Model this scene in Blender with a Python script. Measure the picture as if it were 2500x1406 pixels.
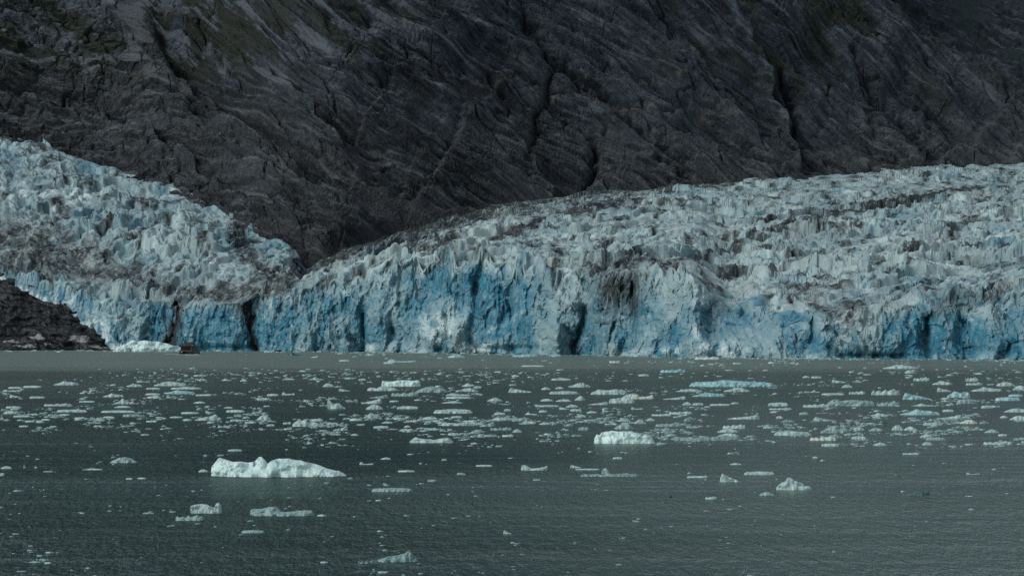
import bpy, bmesh, math, random, time
import numpy as np
from mathutils import Vector, Matrix
T0 = time.time()
R = math.radians
for o in list(bpy.data.objects): bpy.data.objects.remove(o)
SC = bpy.context.scene
COL = SC.collection
random.seed(7)
rng = np.random.default_rng(11)

# ------------------------------------------------------------------ camera
# A 100 mm lens on a ship's deck 15 m above the water.  FP = focal length in pixels of the 2500 px photo.
FP, CX, CY, HZ, CAMH = 6944.4, 1250.0, 703.0, 800.0, 15.0
PITCH = math.atan((HZ - CY) / FP)
cam = bpy.data.cameras.new('camera'); cam.lens = 100.0; cam.sensor_width = 36.0
cam.clip_start = 1.0; cam.clip_end = 30000.0
cam_ob = bpy.data.objects.new('camera', cam); COL.objects.link(cam_ob)
cam_ob.location = (0, 0, CAMH); cam_ob.rotation_euler = (R(90) + PITCH, 0, 0)
SC.camera = cam_ob

# ------------------------------------------------------------------ sky and sun (overcast)
SUN_EL, SUN_AZ = R(40), R(-66)        # azimuth from +Y (view direction) towards +X; the sun stands high on the left
world = bpy.data.worlds.new("World"); SC.world = world; world.use_nodes = True
wn = world.node_tree.nodes; wl = world.node_tree.links; wn.clear()
sky = wn.new('ShaderNodeTexSky'); sky.sky_type = 'NISHITA'; sky.sun_disc = False
sky.sun_elevation = SUN_EL; sky.sun_rotation = SUN_AZ
sky.air_density = 1.2; sky.dust_density = 1.0; sky.ozone_density = 1.5
hs = wn.new('ShaderNodeHueSaturation'); hs.inputs['Saturation'].default_value = 0.42
bg = wn.new('ShaderNodeBackground'); bg.inputs['Strength'].default_value = 0.108
wo = wn.new('ShaderNodeOutputWorld')
wl.new(sky.outputs[0], hs.inputs['Color']); wl.new(hs.outputs[0], bg.inputs['Color']); wl.new(bg.outputs[0], wo.inputs[0])
sun = bpy.data.lights.new('sun', 'SUN'); sun.energy = 1.45; sun.angle = R(30); sun.color = (1.0, 0.99, 0.965)
sun_ob = bpy.data.objects.new('sun', sun); COL.objects.link(sun_ob)
sd = Vector((math.sin(SUN_AZ) * math.cos(SUN_EL), math.cos(SUN_AZ) * math.cos(SUN_EL), math.sin(SUN_EL)))
# the sun stands behind and left of the photographer
sd = Vector((sd.x, -abs(sd.y), sd.z)); sky.sun_rotation = math.atan2(sd.x, sd.y)
sun_ob.rotation_euler = sd.to_track_quat('Z', 'Y').to_euler()
SC.view_settings.view_transform = 'Standard'; SC.view_settings.look = 'None'
SC.view_settings.gamma = 1.0; SC.view_settings.exposure = 0.0
SC.cycles.max_bounces = 5; SC.cycles.diffuse_bounces = 3; SC.cycles.glossy_bounces = 3
SC.cycles.use_denoising = False; SC.cycles.denoiser = 'OPENIMAGEDENOISE'; SC.cycles.denoising_input_passes = 'RGB_ALBEDO_NORMAL'; SC.cycles.denoising_prefilter = 'ACCURATE'

# ------------------------------------------------------------------ projection helpers
cp, sp = math.cos(PITCH), math.sin(PITCH)
def ray(px, py):
    dx = (np.asarray(px, float) - CX) / FP; dz = (CY - np.asarray(py, float)) / FP
    return dx, cp - sp * dz, sp + cp * dz
def at(px, py, Y):
    """world X and Z of photo point (px, py) at distance Y"""
    dx, dy, dz = ray(px, py)
    return dx / dy * Y, CAMH + dz / dy * Y
def water_Y(py):
    dx, dy, dz = ray(CX, py); return -CAMH * dy / dz
def to_px(X, Y, Z):
    z = Z - CAMH
    d = Y * cp + z * sp; v = -Y * sp + z * cp
    return CX + FP * X / d, CY - FP * v / d

# ------------------------------------------------------------------ numpy noise
def _h(ix, iy, s):
    h = (ix.astype(np.int64) * 374761393 + iy.astype(np.int64) * 668265263 + s * 1442695041) & 0xFFFFFFFF
    h = ((h ^ (h >> 13)) * 1274126177) & 0xFFFFFFFF
    h = ((h ^ (h >> 15)) * 2246822519) & 0xFFFFFFFF
    return (h ^ (h >> 16)) & 0xFFFFFFFF
def _r(ix, iy, s): return _h(ix, iy, s) / 4294967295.0
def perlin(x, y, s=0):
    x0 = np.floor(x); y0 = np.floor(y); fx = x - x0; fy = y - y0
    u = fx * fx * fx * (fx * (fx * 6 - 15) + 10); v = fy * fy * fy * (fy * (fy * 6 - 15) + 10)
    def g(i, j):
        a = _r(x0 + i, y0 + j, s) * 2 * np.pi
        return np.cos(a) * (fx - i) + np.sin(a) * (fy - j)
    a = g(0, 0); b = g(1, 0); c = g(0, 1); d = g(1, 1)
    return (a + (b - a) * u + (c - a) * v + (a - b - c + d) * u * v) * 1.5
def fbm(x, y, o=4, s=0, gain=0.5, lac=2.03):
    t = 0; a = 1.0; n = 0
    for i in range(o):
        t = t + a * perlin(x, y, s + i * 17); n += a; a *= gain; x = x * lac + 5.3; y = y * lac - 3.1
    return t / n
def ridged(x, y, o=4, s=0, gain=0.5, lac=2.07):
    t = 0; a = 1.0; n = 0
    for i in range(o):
        r = 1 - np.abs(perlin(x, y, s + i * 13)) * 1.6
        t = t + a * r * np.abs(r); n += a; a *= gain; x = x * lac + 7.1; y = y * lac - 2.3
    return t / n
def worley(x, y, s=0, jit=0.9):
    """F1, F2, offset from the nearest centre, three random numbers of the nearest cell"""
    x0 = np.floor(x); y0 = np.floor(y)
    f1 = np.full(x.shape, 9.0); f2 = np.full(x.shape, 9.0)
    ox = np.zeros(x.shape); oy = np.zeros(x.shape); ci = np.zeros(x.shape); cj = np.zeros(x.shape)
    for i in (-1, 0, 1):
        for j in (-1, 0, 1):
            a = x0 + i; b = y0 + j
            dx = x - (a + 0.5 + jit * (_r(a, b, s) - 0.5)); dy = y - (b + 0.5 + jit * (_r(a, b, s + 1) - 0.5))
            d = np.sqrt(dx * dx + dy * dy)
            n = d < f1
            f2 = np.where(n, f1, np.minimum(f2, d)); f1 = np.where(n, d, f1)
            ox = np.where(n, dx, ox); oy = np.where(n, dy, oy); ci = np.where(n, a, ci); cj = np.where(n, b, cj)
    return f1, f2, ox, oy, _r(ci, cj, s + 2), _r(ci, cj, s + 3), _r(ci, cj, s + 4)
def sstep(a, b, x):
    t = np.clip((x - a) / (b - a), 0, 1); return t * t * (3 - 2 * t)
def smooth1(a, n):
    k = np.hanning(n + 2)[1:-1]; k /= k.sum(); p = np.pad(a, n // 2, mode='edge')
    return np.convolve(p, k, mode='valid')[:len(a)]
def polydist(x, y, pts):
    """signed distance to a polyline (positive on its left when walking along it, y pointing down) and the place along it 0..1"""
    best = np.full(x.shape, 1e9); sgn = np.zeros(x.shape); tt = np.zeros(x.shape)
    n = len(pts) - 1
    for k in range(n):
        (ax, ay), (bx, by) = pts[k], pts[k + 1]
        vx, vy = bx - ax, by - ay; L2 = vx * vx + vy * vy
        t = np.clip(((x - ax) * vx + (y - ay) * vy) / L2, 0, 1)
        dx = x - ax - t * vx; dy = y - ay - t * vy; d = np.sqrt(dx * dx + dy * dy)
        m = d < best
        best = np.where(m, d, best); sgn = np.where(m, np.sign(vy * (x - ax) - vx * (y - ay)), sgn); tt = np.where(m, (k + t) / n, tt)
    return best, sgn, tt

# ------------------------------------------------------------------ mesh helpers
def link_mesh(name, me, mat, parent=None):
    o = bpy.data.objects.new(name, me); COL.objects.link(o)
    if mat is not None: me.materials.append(mat)
    if parent is not None: o.parent = parent
    return o
def np_mesh(name, V, F, smooth=False, cols=None):
    me = bpy.data.meshes.new(name); nf, k = F.shape
    me.vertices.add(len(V)); me.vertices.foreach_set('co', np.ascontiguousarray(V, np.float32).ravel())
    me.loops.add(nf * k); me.loops.foreach_set('vertex_index', np.ascontiguousarray(F, np.int32).ravel())
    me.polygons.add(nf); me.polygons.foreach_set('loop_start', np.arange(0, nf * k, k, dtype=np.int32))
    me.polygons.foreach_set('use_smooth', np.full(nf, smooth))
    if cols is not None:
        for an, c in cols.items():
            at_ = me.attributes.new(an, 'FLOAT_COLOR', 'POINT')
            at_.data.foreach_set('color', np.ascontiguousarray(c, np.float32).ravel())
    me.update(calc_edges=True); return me
def grid_faces(nr, nc, flip=False):
    i = np.arange(nr - 1)[:, None] * nc + np.arange(nc - 1)[None, :]
    F = np.stack([i, i + 1, i + nc + 1, i + nc], -1).reshape(-1, 4)
    return F[:, ::-1] if flip else F
def tag(o, label=None, cat=None, group=None, kind=None):
    if label: o['label'] = label
    if cat: o['category'] = cat
    if group: o['group'] = group
    if kind: o['kind'] = kind
    return o
def empty(name, loc, rz=0):
    o = bpy.data.objects.new(name, None); COL.objects.link(o); o.location = loc; o.rotation_euler = (0, 0, rz); o.empty_display_size = 0.5
    return o

# ------------------------------------------------------------------ materials
class NT:
    def __init__(s, name):
        s.m = bpy.data.materials.new(name); s.m.use_nodes = True; s.t = s.m.node_tree; s.n = s.t.nodes
        s.b = s.n['Principled BSDF']
    def new(s, typ, **kw):
        nd = s.n.new(typ)
        for k, v in kw.items():
            if k in nd.bl_rna.properties.keys(): setattr(nd, k, v)
            else: nd.inputs[k.replace('_', ' ')].default_value = v
        return nd
    def L(s, a, b): s.t.links.new(a, b)
    def math(s, op, a, b=None, c=None):
        nd = s.n.new('ShaderNodeMath'); nd.operation = op
        for i, v in enumerate((a, b, c)):
            if v is None: continue
            if isinstance(v, (int, float)): nd.inputs[i].default_value = v
            else: s.L(v, nd.inputs[i])
        return nd.outputs[0]
    def ramp(s, fac, a, b, interp='SMOOTHSTEP'):
        nd = s.n.new('ShaderNodeMapRange'); nd.interpolation_type = interp
        s.L(fac, nd.inputs[0]); nd.inputs[1].default_value = a; nd.inputs[2].default_value = b
        return nd.outputs[0]
    def mix(s, fac, a, b, blend='MIX'):
        nd = s.n.new('ShaderNodeMix'); nd.data_type = 'RGBA'; nd.blend_type = blend
        if isinstance(fac, (int, float)): nd.inputs[0].default_value = fac
        else: s.L(fac, nd.inputs[0])
        for i, v in ((6, a), (7, b)):
            if isinstance(v, tuple): nd.inputs[i].default_value = (*v, 1)
            else: s.L(v, nd.inputs[i])
        return nd.outputs[2]
    def noise(s, scale, vec=None, detail=4, rough=0.55, stretch=None, typ='FBM', dist=0.0, loc=(0, 0, 0)):
        if vec is None: vec = s.geo()
        if stretch or loc != (0, 0, 0):
            mp = s.n.new('ShaderNodeMapping'); mp.inputs['Scale'].default_value = stretch or (1, 1, 1); mp.inputs['Location'].default_value = loc
            s.L(vec, mp.inputs[0]); vec = mp.outputs[0]
        nd = s.n.new('ShaderNodeTexNoise'); nd.noise_type = typ; nd.inputs['Scale'].default_value = scale
        nd.inputs['Detail'].default_value = detail; nd.inputs['Roughness'].default_value = rough; nd.inputs['Distortion'].default_value = dist
        s.L(vec, nd.inputs['Vector']); return nd.outputs[0]
    def geo(s):
        if not hasattr(s, '_g'): s._g = s.n.new('ShaderNodeNewGeometry')
        return s._g.outputs['Position']
    def attr(s, name):
        nd = s.n.new('ShaderNodeAttribute'); nd.attribute_name = name
        sp_ = s.n.new('ShaderNodeSeparateColor'); s.L(nd.outputs['Color'], sp_.inputs[0]); return sp_.outputs
    def bump(s, h, strength=0.5, dist=1.0):
        nd = s.n.new('ShaderNodeBump'); nd.inputs['Strength'].default_value = strength; nd.inputs['Distance'].default_value = dist
        s.L(h, nd.inputs['Height']); s.L(nd.outputs[0], s.b.inputs['Normal'])
    def base(s, c, rough=0.6, spec=0.3):
        if isinstance(c, tuple): s.b.inputs['Base Color'].default_value = (*c, 1)
        else: s.L(c, s.b.inputs['Base Color'])
        if isinstance(rough, (int, float)): s.b.inputs['Roughness'].default_value = rough
        else: s.L(rough, s.b.inputs['Roughness'])
        s.b.inputs['Specular IOR Level'].default_value = spec
        return s.m

def mat_glacier():
    t = NT('glacier_ice'); A = t.attr('mask')      # r dirt, g blue ice, b brown silt
    B = t.attr('tone')                              # r per-block tone, g snow/white rubble
    n1 = t.noise(0.09, detail=6, rough=0.65); n2 = t.noise(0.55, detail=5, rough=0.7)
    ns = t.noise(0.28, detail=5, rough=0.65, stretch=(1, 1, 0.22))      # vertical runs
    c = t.mix(B[0], (0.238, 0.362, 0.375), (0.555, 0.70, 0.685))
    c = t.mix(t.ramp(n1, 0.35, 0.7), c, (0.335, 0.405, 0.39))
    bl = t.math('MULTIPLY', A[1], t.math('ADD', t.math('MULTIPLY', t.ramp(ns, 0.25, 0.7), 0.5), 0.62))
    c = t.mix(t.math('MINIMUM', bl, 1.0), c, t.mix(t.ramp(n1, 0.3, 0.75), (0.006, 0.108, 0.178), (0.050, 0.250, 0.340)))
    c = t.mix(t.math('MULTIPLY', B[1], t.ramp(n2, 0.3, 0.6)), c, (0.66, 0.80, 0.79))
    br = t.math('MULTIPLY', A[2], t.ramp(n2, 0.25, 0.65)); c = t.mix(br, c, (0.113, 0.138, 0.128))
    d = t.math('MULTIPLY', A[0], t.ramp(t.math('ADD', ns, t.math('MULTIPLY', n2, 0.5)), 0.45, 0.95))
    d = t.math('MINIMUM', t.math('MULTIPLY', d, 2.3), 0.95)
    c = t.mix(d, c, (0.018, 0.0245, 0.026))
    sp = t.ramp(t.noise(0.35, detail=6, rough=0.75, dist=0.6), 0.60, 0.74); c = t.mix(t.math('MULTIPLY', sp, 0.65), c, (0.075, 0.08, 0.078))
    st = t.ramp(t.noise(0.22, detail=6, rough=0.7, stretch=(1, 0.5, 2.6), dist=0.8, loc=(9, 3, 1)), 0.585, 0.66); c = t.mix(t.math('MULTIPLY', t.math('MULTIPLY', st, t.ramp(n1, 0.42, 0.6)), 0.7), c, (0.055, 0.062, 0.062))
    t.bump(t.math('ADD', n2, ns), 0.35, 0.8)
    return t.base(c, 0.55, 0.35)

def mat_rock(name='mountain_rock', veg=((0.0048, 0.0090, 0.0042), (0.0140, 0.0205, 0.0088))):
    t = NT(name); A = t.attr('mask')    # r vegetation, g gravel, b pale vein
    B = t.attr('tone')                              # r warm, cooler upslope as painted cloud shade, g foliation with painted ridge shade
    n1 = t.noise(0.02, detail=6, rough=0.65); n2 = t.noise(0.25, detail=6, rough=0.7); n3 = t.noise(1.1, detail=4, rough=0.7)
    cold = t.mix(t.ramp(n2, 0.35, 0.68), (0.0060, 0.0095, 0.0150), (0.030, 0.0445, 0.060))
    warm = t.mix(t.ramp(n2, 0.35, 0.68), (0.0072, 0.0100, 0.0128), (0.036, 0.046, 0.053))
    c = t.mix(B[0], cold, warm)
    c = t.mix(t.math('MULTIPLY', t.ramp(n1, 0.52, 0.72), 0.6), c, t.mix(B[0], (0.042, 0.051, 0.060), (0.046, 0.047, 0.047)))
    fo = t.ramp(B[1], 0.52, 0.84); c = t.mix(t.ramp(B[1], 0.43, 0.18), c, t.mix(B[0], (0.0060, 0.0080, 0.0115), (0.0075, 0.0090, 0.0108)))
    c = t.mix(t.math('MULTIPLY', fo, 0.85), c, t.mix(B[0], (0.092, 0.114, 0.132), (0.106, 0.120, 0.126)))
    c = t.mix(t.math('MULTIPLY', B[2], 0.66), c, t.mix(t.ramp(n2, 0.3, 0.7), t.mix(B[0], (0.032, 0.048, 0.061), (0.038, 0.048, 0.056)), t.mix(B[0], (0.082, 0.108, 0.128), (0.092, 0.109, 0.119))))
    c = t.mix(t.math('MULTIPLY', A[1], 0.8), c, t.mix(t.ramp(n3, 0.3, 0.7), (0.022, 0.026, 0.0275), (0.048, 0.053, 0.055)))
    c = t.mix(t.math('MULTIPLY', A[2], t.ramp(n2, 0.35, 0.6)), c, (0.12, 0.118, 0.11))
    v = t.math('MULTIPLY', A[0], t.ramp(n2, 0.2, 0.42)); c = t.mix(v, c, t.mix(t.ramp(n3, 0.3, 0.7), *veg))
    t.bump(t.math('ADD', n2, t.math('MULTIPLY', n3, 0.4)), 0.7, 1.8)
    return t.base(c, 0.62, 0.25)

def mat_shore():
    t = NT('shore_rock'); A = t.attr('mask')
    n2 = t.noise(0.35, detail=6, rough=0.7); n3 = t.noise(0.12, detail=6, rough=0.6, stretch=(1, 1, 3))
    c = t.mix(t.ramp(n2, 0.35, 0.7), (0.0045, 0.0068, 0.0085), (0.0165, 0.0215, 0.0245))
    c = t.mix(t.ramp(n3, 0.56, 0.68), c, (0.036, 0.042, 0.045))
    c = t.mix(A[0], c, (0.26, 0.285, 0.275))
    t.bump(n2, 0.6, 1.0); return t.base(c, 0.5, 0.35)

def mat_water():
    t = NT('fjord_water'); P = t.geo()
    sx = t.n.new('ShaderNodeSeparateXYZ'); t.L(P, sx.inputs[0]); X, Y = sx.outputs[0], sx.outputs[1]
    wind = t.noise(1.0, detail=4, rough=0.6, stretch=(0.0045, 0.016, 1))
    wind2 = t.noise(1.0, detail=3, rough=0.6, stretch=(0.0022, 0.006, 1), loc=(3.1, 7.7, 0))
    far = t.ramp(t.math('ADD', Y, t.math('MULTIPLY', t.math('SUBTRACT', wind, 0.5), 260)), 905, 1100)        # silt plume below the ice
    near_right = t.ramp(t.math('ADD', X, t.math('MULTIPLY', t.math('SUBTRACT', wind2, 0.5), 60)), -22, 34)
    near_right = t.math('MULTIPLY', near_right, t.math('SUBTRACT', 1.0, t.math('MULTIPLY', t.ramp(Y, 330, 700), 0.6)))
    c = t.mix(t.ramp(wind2, 0.36, 0.66), (0.005, 0.018, 0.017), (0.024, 0.049, 0.045))
    c = t.mix(t.math('MULTIPLY', t.ramp(wind, 0.45, 0.7), 0.5), c, (0.052, 0.080, 0.070))
    c = t.mix(t.math('MULTIPLY', near_right, 0.70), c, (0.100, 0.132, 0.118))
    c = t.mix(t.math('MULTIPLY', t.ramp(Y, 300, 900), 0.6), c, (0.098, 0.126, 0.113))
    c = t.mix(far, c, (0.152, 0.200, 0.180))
    w1 = t.noise(1.0, detail=3, rough=0.6, stretch=(1.1, 0.16, 1), dist=0.0)
    w2 = t.noise(1.0, detail=3, rough=0.6, stretch=(0.13, 0.09, 1))
    w3 = t.noise(1.0, detail=3, rough=0.6, stretch=(2.8, 0.6, 1))
    h = t.math('ADD', t.math('ADD', t.math('MULTIPLY', w1, 2.2), t.math('MULTIPLY', w2, 1.0)), t.math('MULTIPLY', w3, 1.0))
    amp = t.math('ADD', t.math('MULTIPLY', t.ramp(wind, 0.3, 0.65), 0.75), 0.25)
    amp = t.math('MULTIPLY', amp, t.math('SUBTRACT', 1.0, t.math('MULTIPLY', far, 0.55)))
    bp = t.n.new('ShaderNodeBump'); bp.inputs['Strength'].default_value = 0.9; bp.inputs['Distance'].default_value = 1.0
    t.L(t.math('MULTIPLY', h, amp), bp.inputs['Height'])
    # silt-laden water: the scattering body plus the share of the surface whose wave facets mirror the surroundings
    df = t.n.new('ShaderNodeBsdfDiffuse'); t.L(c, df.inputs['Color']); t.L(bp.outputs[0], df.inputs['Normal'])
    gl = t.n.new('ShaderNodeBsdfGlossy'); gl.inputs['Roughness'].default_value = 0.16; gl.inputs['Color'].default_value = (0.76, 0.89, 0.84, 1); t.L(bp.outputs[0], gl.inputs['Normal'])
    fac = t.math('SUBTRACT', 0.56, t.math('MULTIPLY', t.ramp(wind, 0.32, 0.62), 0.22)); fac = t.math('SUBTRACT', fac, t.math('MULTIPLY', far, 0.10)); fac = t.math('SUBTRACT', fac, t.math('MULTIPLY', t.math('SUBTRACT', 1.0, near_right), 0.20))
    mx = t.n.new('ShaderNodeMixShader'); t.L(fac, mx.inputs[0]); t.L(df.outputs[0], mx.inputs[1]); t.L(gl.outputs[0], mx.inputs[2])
    t.L(mx.outputs[0], t.n['Material Output'].inputs['Surface']); t.n.remove(t.b)
    return t.m

def mat_berg(name, lo, hi, rough=0.45, blue=0.35):
    t = NT(name); tc = t.n.new('ShaderNodeTexCoord')
    n1 = t.noise(0.55, detail=5, rough=0.6); n2 = t.noise(2.5, detail=5, rough=0.65); n3 = t.noise(0.30, detail=3, stretch=(1, 1, 3))
    c = t.mix(t.ramp(n1, 0.3, 0.7), lo, hi)
    c = t.mix(t.math('MULTIPLY', t.ramp(n3, 0.52, 0.7), blue), c, (0.22, 0.43, 0.48))
    t.bump(t.math('ADD', n2, n1), 0.35, 0.3)
    return t.base(c, rough, 0.4)

def mat_plain(name, c, rough=0.5, metal=0.0, var=0.15, scale=2.0):
    t = NT(name); n = t.noise(scale, detail=4)
    c2 = tuple(max(0, v * (1 - var * 2)) for v in c)
    t.base(t.mix(t.ramp(n, 0.3, 0.7), c2, c), rough, 0.4); t.b.inputs['Metallic'].default_value = metal; return t.m

M_ICE = mat_glacier(); M_ROCK = mat_rock(); M_HILL = mat_rock('hill_slope', ((0.014, 0.027, 0.028), (0.030, 0.052, 0.054))); M_SHORE = mat_shore(); M_WATER = mat_water()  # hill plants tinted blue-green as painted distance haze
M_BERG = {'bright': mat_berg('bright_berg_ice', (0.48, 0.70, 0.66), (0.70, 0.86, 0.815)),
          'white': mat_berg('white_berg_ice', (0.29, 0.435, 0.41), (0.48, 0.63, 0.595)),
          'blue': mat_berg('blue_berg_ice', (0.20, 0.42, 0.44), (0.39, 0.61, 0.61), 0.35, 0.6),
          'grey': mat_berg('grey_berg_ice', (0.17, 0.285, 0.272), (0.30, 0.425, 0.40), 0.3, 0.3),
          'cream': mat_berg('cream_berg_ice', (0.46, 0.55, 0.48), (0.63, 0.70, 0.62), 0.5, 0.1),
          'clear': mat_berg('clear_berg_ice', (0.035, 0.085, 0.080), (0.11, 0.18, 0.17), 0.15, 0.1),
          'teal': mat_berg('dark_teal_ice', (0.010, 0.055, 0.085), (0.03, 0.11, 0.15), 0.2, 0.0)}

# ------------------------------------------------------------------ shared curves (photo x -> distances and heights)
def curve(tab, x, k=1):
    tab = np.array(tab, float); return np.interp(x, tab[:, 0], tab[:, k])
MARGIN = [(-260, 270, 2310), (-150, 292, 2290), (0, 325, 2270), (60, 343, 2260), (130, 368, 2240), (200, 388, 2225), (300, 422, 2200), (400, 454, 2170), (500, 492, 2130),
          (560, 520, 2100), (600, 545, 2075), (650, 572, 2045), (700, 596, 2015), (730, 628, 1985), (748, 664, 1960), (770, 648, 1965), (850, 606, 1990),
          (950, 580, 2020), (1100, 534, 2070), (1200, 504, 2110), (1400, 482, 2160), (1600, 458, 2210), (1800, 444, 2260), (2000, 432, 2310),
          (2200, 417, 2360), (2300, 406, 2390), (2500, 403, 2430), (2800, 396, 2480)]
WLINE = [(-260, 1935), (0, 1905), (290, 1889), (500, 1850), (700, 1800), (860, 1765), (1080, 1680), (1300, 1600), (1480, 1532), (1700, 1447), (2000, 1389), (2500, 1335), (2800, 1315)]
FTOP = [(-260, 600, 10), (-150, 625, 10), (0, 652, 10), (50, 672, 10), (100, 690, 12), (150, 702, 15), (200, 715, 18), (250, 728, 20), (300, 735, 22), (350, 738, 18), (440, 738, 10),
        (600, 735, 10), (650, 725, 14), (700, 710, 16), (760, 700, 16), (850, 688, 16), (900, 668, 16), (960, 652, 16), (1050, 645, 18), (1100, 640, 18),
        (1150, 635, 20), (1250, 645, 20), (1330, 650, 20), (1400, 662, 20), (1470, 670, 18), (1550, 670, 18), (1640, 666, 20), (1690, 675, 25), (1730, 715, 35),
        (1780, 745, 45), (1850, 742, 35), (1900, 748, 28), (1980, 748, 20), (2100, 745, 18), (2200, 740, 18), (2300, 750, 18), (2400, 748, 18), (2450, 728, 18), (2500, 717, 18), (2800, 705, 18)]
FBASE_L = [(-260, 585), (-150, 622), (0, 668), (50, 693), (100, 718), (150, 748), (200, 783), (250, 818), (292, 856)]
TAN_SH = math.tan(R(40))
def shore_Y(px, z): return 1885 + z / TAN_SH
M_margin = lambda x: (curve(MARGIN, x, 1), curve(MARGIN, x, 2))

# ------------------------------------------------------------------ water
def build_water():
    V = np.array([(-7000, -4000, 0), (7000, -4000, 0), (7000, 6000, 0), (-7000, 6000, 0)], float)
    o = link_mesh('water', np_mesh('water', V, np.array([[0, 1, 2, 3]])), M_WATER); tag(o, kind='structure')
build_water()

# ------------------------------------------------------------------ mountain
def build_mountain():
    px = np.arange(-380, 3060, 2.45); nc = len(px)
    rows = np.concatenate([np.arange(760, -70, -1.9), np.linspace(-72, -1500, 60)]); nr = len(rows)
    my, mY = M_margin(px); mY = smooth1(mY, 121); my_s = smooth1(my, 41)
    zm = at(px, my_s, mY)[1]
    PX = np.broadcast_to(px[None, :], (nr, nc)); PY = np.broadcast_to(rows[:, None], (nr, nc))
    ta = math.tan(R(43))
    # plane through the glacier margin rising at 43 degrees: solve Z on the ray through (px, py)
    dx, dy, dz = ray(PX, PY); k = dz / dy
    Y = (mY[None, :] * ta + (CAMH - zm[None, :])) / (ta - k); Z = CAMH + k * Y
    Y = np.minimum(Y, 9000); Z = CAMH + k * Y; X = dx / dy * Y
    x, y = PX, PY
    # warp of the strata, then foliation coordinate: lines start level on the left and plunge to the lower right
    wx = fbm(x / 300, y / 300, 3, 5) * 18; wy = fbm(x / 380, y / 380, 2, 9) * 26
    xs = np.arange(-700, 3200, 10.0); sl = np.interp(xs, [-700, 0, 250, 500, 900, 1300, 2000, 2600, 3200], [-0.1, 0.10, 0.28, 0.52, 0.66, 0.62, 0.80, 0.95, 1.0])
    S = np.concatenate([[0], np.cumsum(sl[:-1] * 10)])
    psi = (y + wy) - np.interp(x + wx * 0.5, xs, S)
    E1 = [(365, 110), (420, 160), (500, 225), (640, 320), (750, 395), (850, 435), (930, 480), (995, 524)]
    d_, s_, t_ = polydist(x + fbm(x / 55, y / 55, 4, 91) * 22, y + fbm(x / 55, y / 55, 4, 95) * 22, E1)
    spur = sstep(30, -10, d_ * s_) * sstep(1080, 960, x)
    slL = np.interp(xs, [-700, 0, 300, 600, 900, 1200, 3200], [-0.25, -0.02, 0.10, 0.26, 0.40, 0.5, 0.5]); SL = np.concatenate([[0], np.cumsum(slL[:-1] * 10)])
    psi = psi * (1 - spur) + (y + wy * 0.8 - np.interp(x + wx * 0.5, xs, SL) + 40) * spur
    left = np.maximum(spur * 0.9, 1 - sstep(420, 760, x - (y - 300) * 0.9))
    D = fbm(x / 480, y / 420, 3, 21) * 13
    # long buttresses, then slabs and strata of falling size, all split along the foliation
    D += (ridged((x + wx) / 700, psi / 165, 2, 31) - 0.5) * 9
    D += (ridged((x + wx) / 380, psi / 72, 3, 37) - 0.45) * 6.5
    D += (ridged((x + wx) / 220, psi / 27, 3, 41, 0.55) - 0.45) * 2.8
    # how broken the rock is: polished slabs here, split ledges there
    rough = np.clip(sstep(-0.22, 0.30, fbm((x + wx) / 210, psi / 95, 3, 51)) * 0.9 + 0.35 * left, 0.12, 1.1)
    st = 1.0 - 0.55 * left
    for lx, lp, am, sd_, mk in ((300, 95, 15, 39, 1.0), (190 * st, 30, 5.6, 43, 0.55 + 0.5 * rough), (130 * st, 12, 3.1, 45, rough), (70 * st, 5.2, 1.35, 49, 0.35 + 0.65 * rough)):
        q = worley((x + wx * 0.6) / lx, psi / lp + 0.14 * fbm(x / lx, y / lx, 2, sd_ + 1), sd_)
        kk = sstep(0.0, 0.45, q[1] - q[0]) if lp > 60 else sstep(0.0, 0.25, q[1] - q[0]) * 0.8 + 0.2 if lp > 20 else sstep(0.0, 0.12, q[1] - q[0]) * 0.4 + 0.6
        if lp < 60: D -= am * 0.45 * mk * np.exp(-((q[1] - q[0]) / 0.07) ** 2)      # open joints between slabs
        D += am * mk * ((q[4] - 0.5) * 0.8 + q[3] * (q[5] - 0.30) * 1.5 + q[2] * (q[6] - 0.5) * 1.5) * kk
    # ledges: slow rise, sudden drop
    ph = psi / 38 + fbm(x / 320, y / 170, 3, 55) * 0.6; fr = ph - np.floor(ph)
    led = np.where(fr < 0.84, fr / 0.84, (1 - fr) / 0.16); D -= led * 4.2 * sstep(-0.1, 0.35, fbm(x / 260, y / 190, 3, 61)) * (0.35 + 1.5 * left)
    ph2 = psi / 15 + fbm(x / 200, y / 110, 3, 57) * 0.45; fr2 = ph2 - np.floor(ph2)
    led2 = np.where(fr2 < 0.8, fr2 / 0.8, (1 - fr2) / 0.2); D -= led2 * 1.7 * sstep(-0.1, 0.3, fbm(x / 150, y / 110, 3, 63)) * (0.3 + 1.3 * left)
    # blocky rock
    f1, f2, ox, oy, r1, r2, r3 = worley((x + wx) / 50, psi / 30, 71)
    D += ((ox * (r1 - 0.5) + oy * (r2 - 0.5)) * 5 + (r3 - 0.5) * 1.6) * (0.2 + left * 0.8)
    D += fbm(x / 60, psi / 22, 4, 77, 0.55) * 1.7 * rough + fbm(x / 12, psi / 5, 3, 79, 0.6) * 0.45
    # fissures: dark thin clefts, most of them running with the slope
    ck = np.abs(fbm((x + wx) / 420, psi / 120, 4, 83)); D -= 4.5 * np.exp(-(ck / 0.016) ** 2)
    ck2 = np.abs(fbm(x / 150 + y / 300, y / 170 - x / 420, 4, 87)); D -= 2.2 * np.exp(-(ck2 / 0.018) ** 2) * sstep(0, 0.3, fbm(x / 300, y / 300, 2, 89))
    jx = x + fbm(x / 55, y / 55, 4, 91) * 22; jy = y + fbm(x / 55, y / 55, 4, 95) * 22
    painted_shade = np.zeros_like(x); crest = np.zeros_like(x)  # painted ridge and gully shade, partly wet rock; painted light on crests
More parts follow.
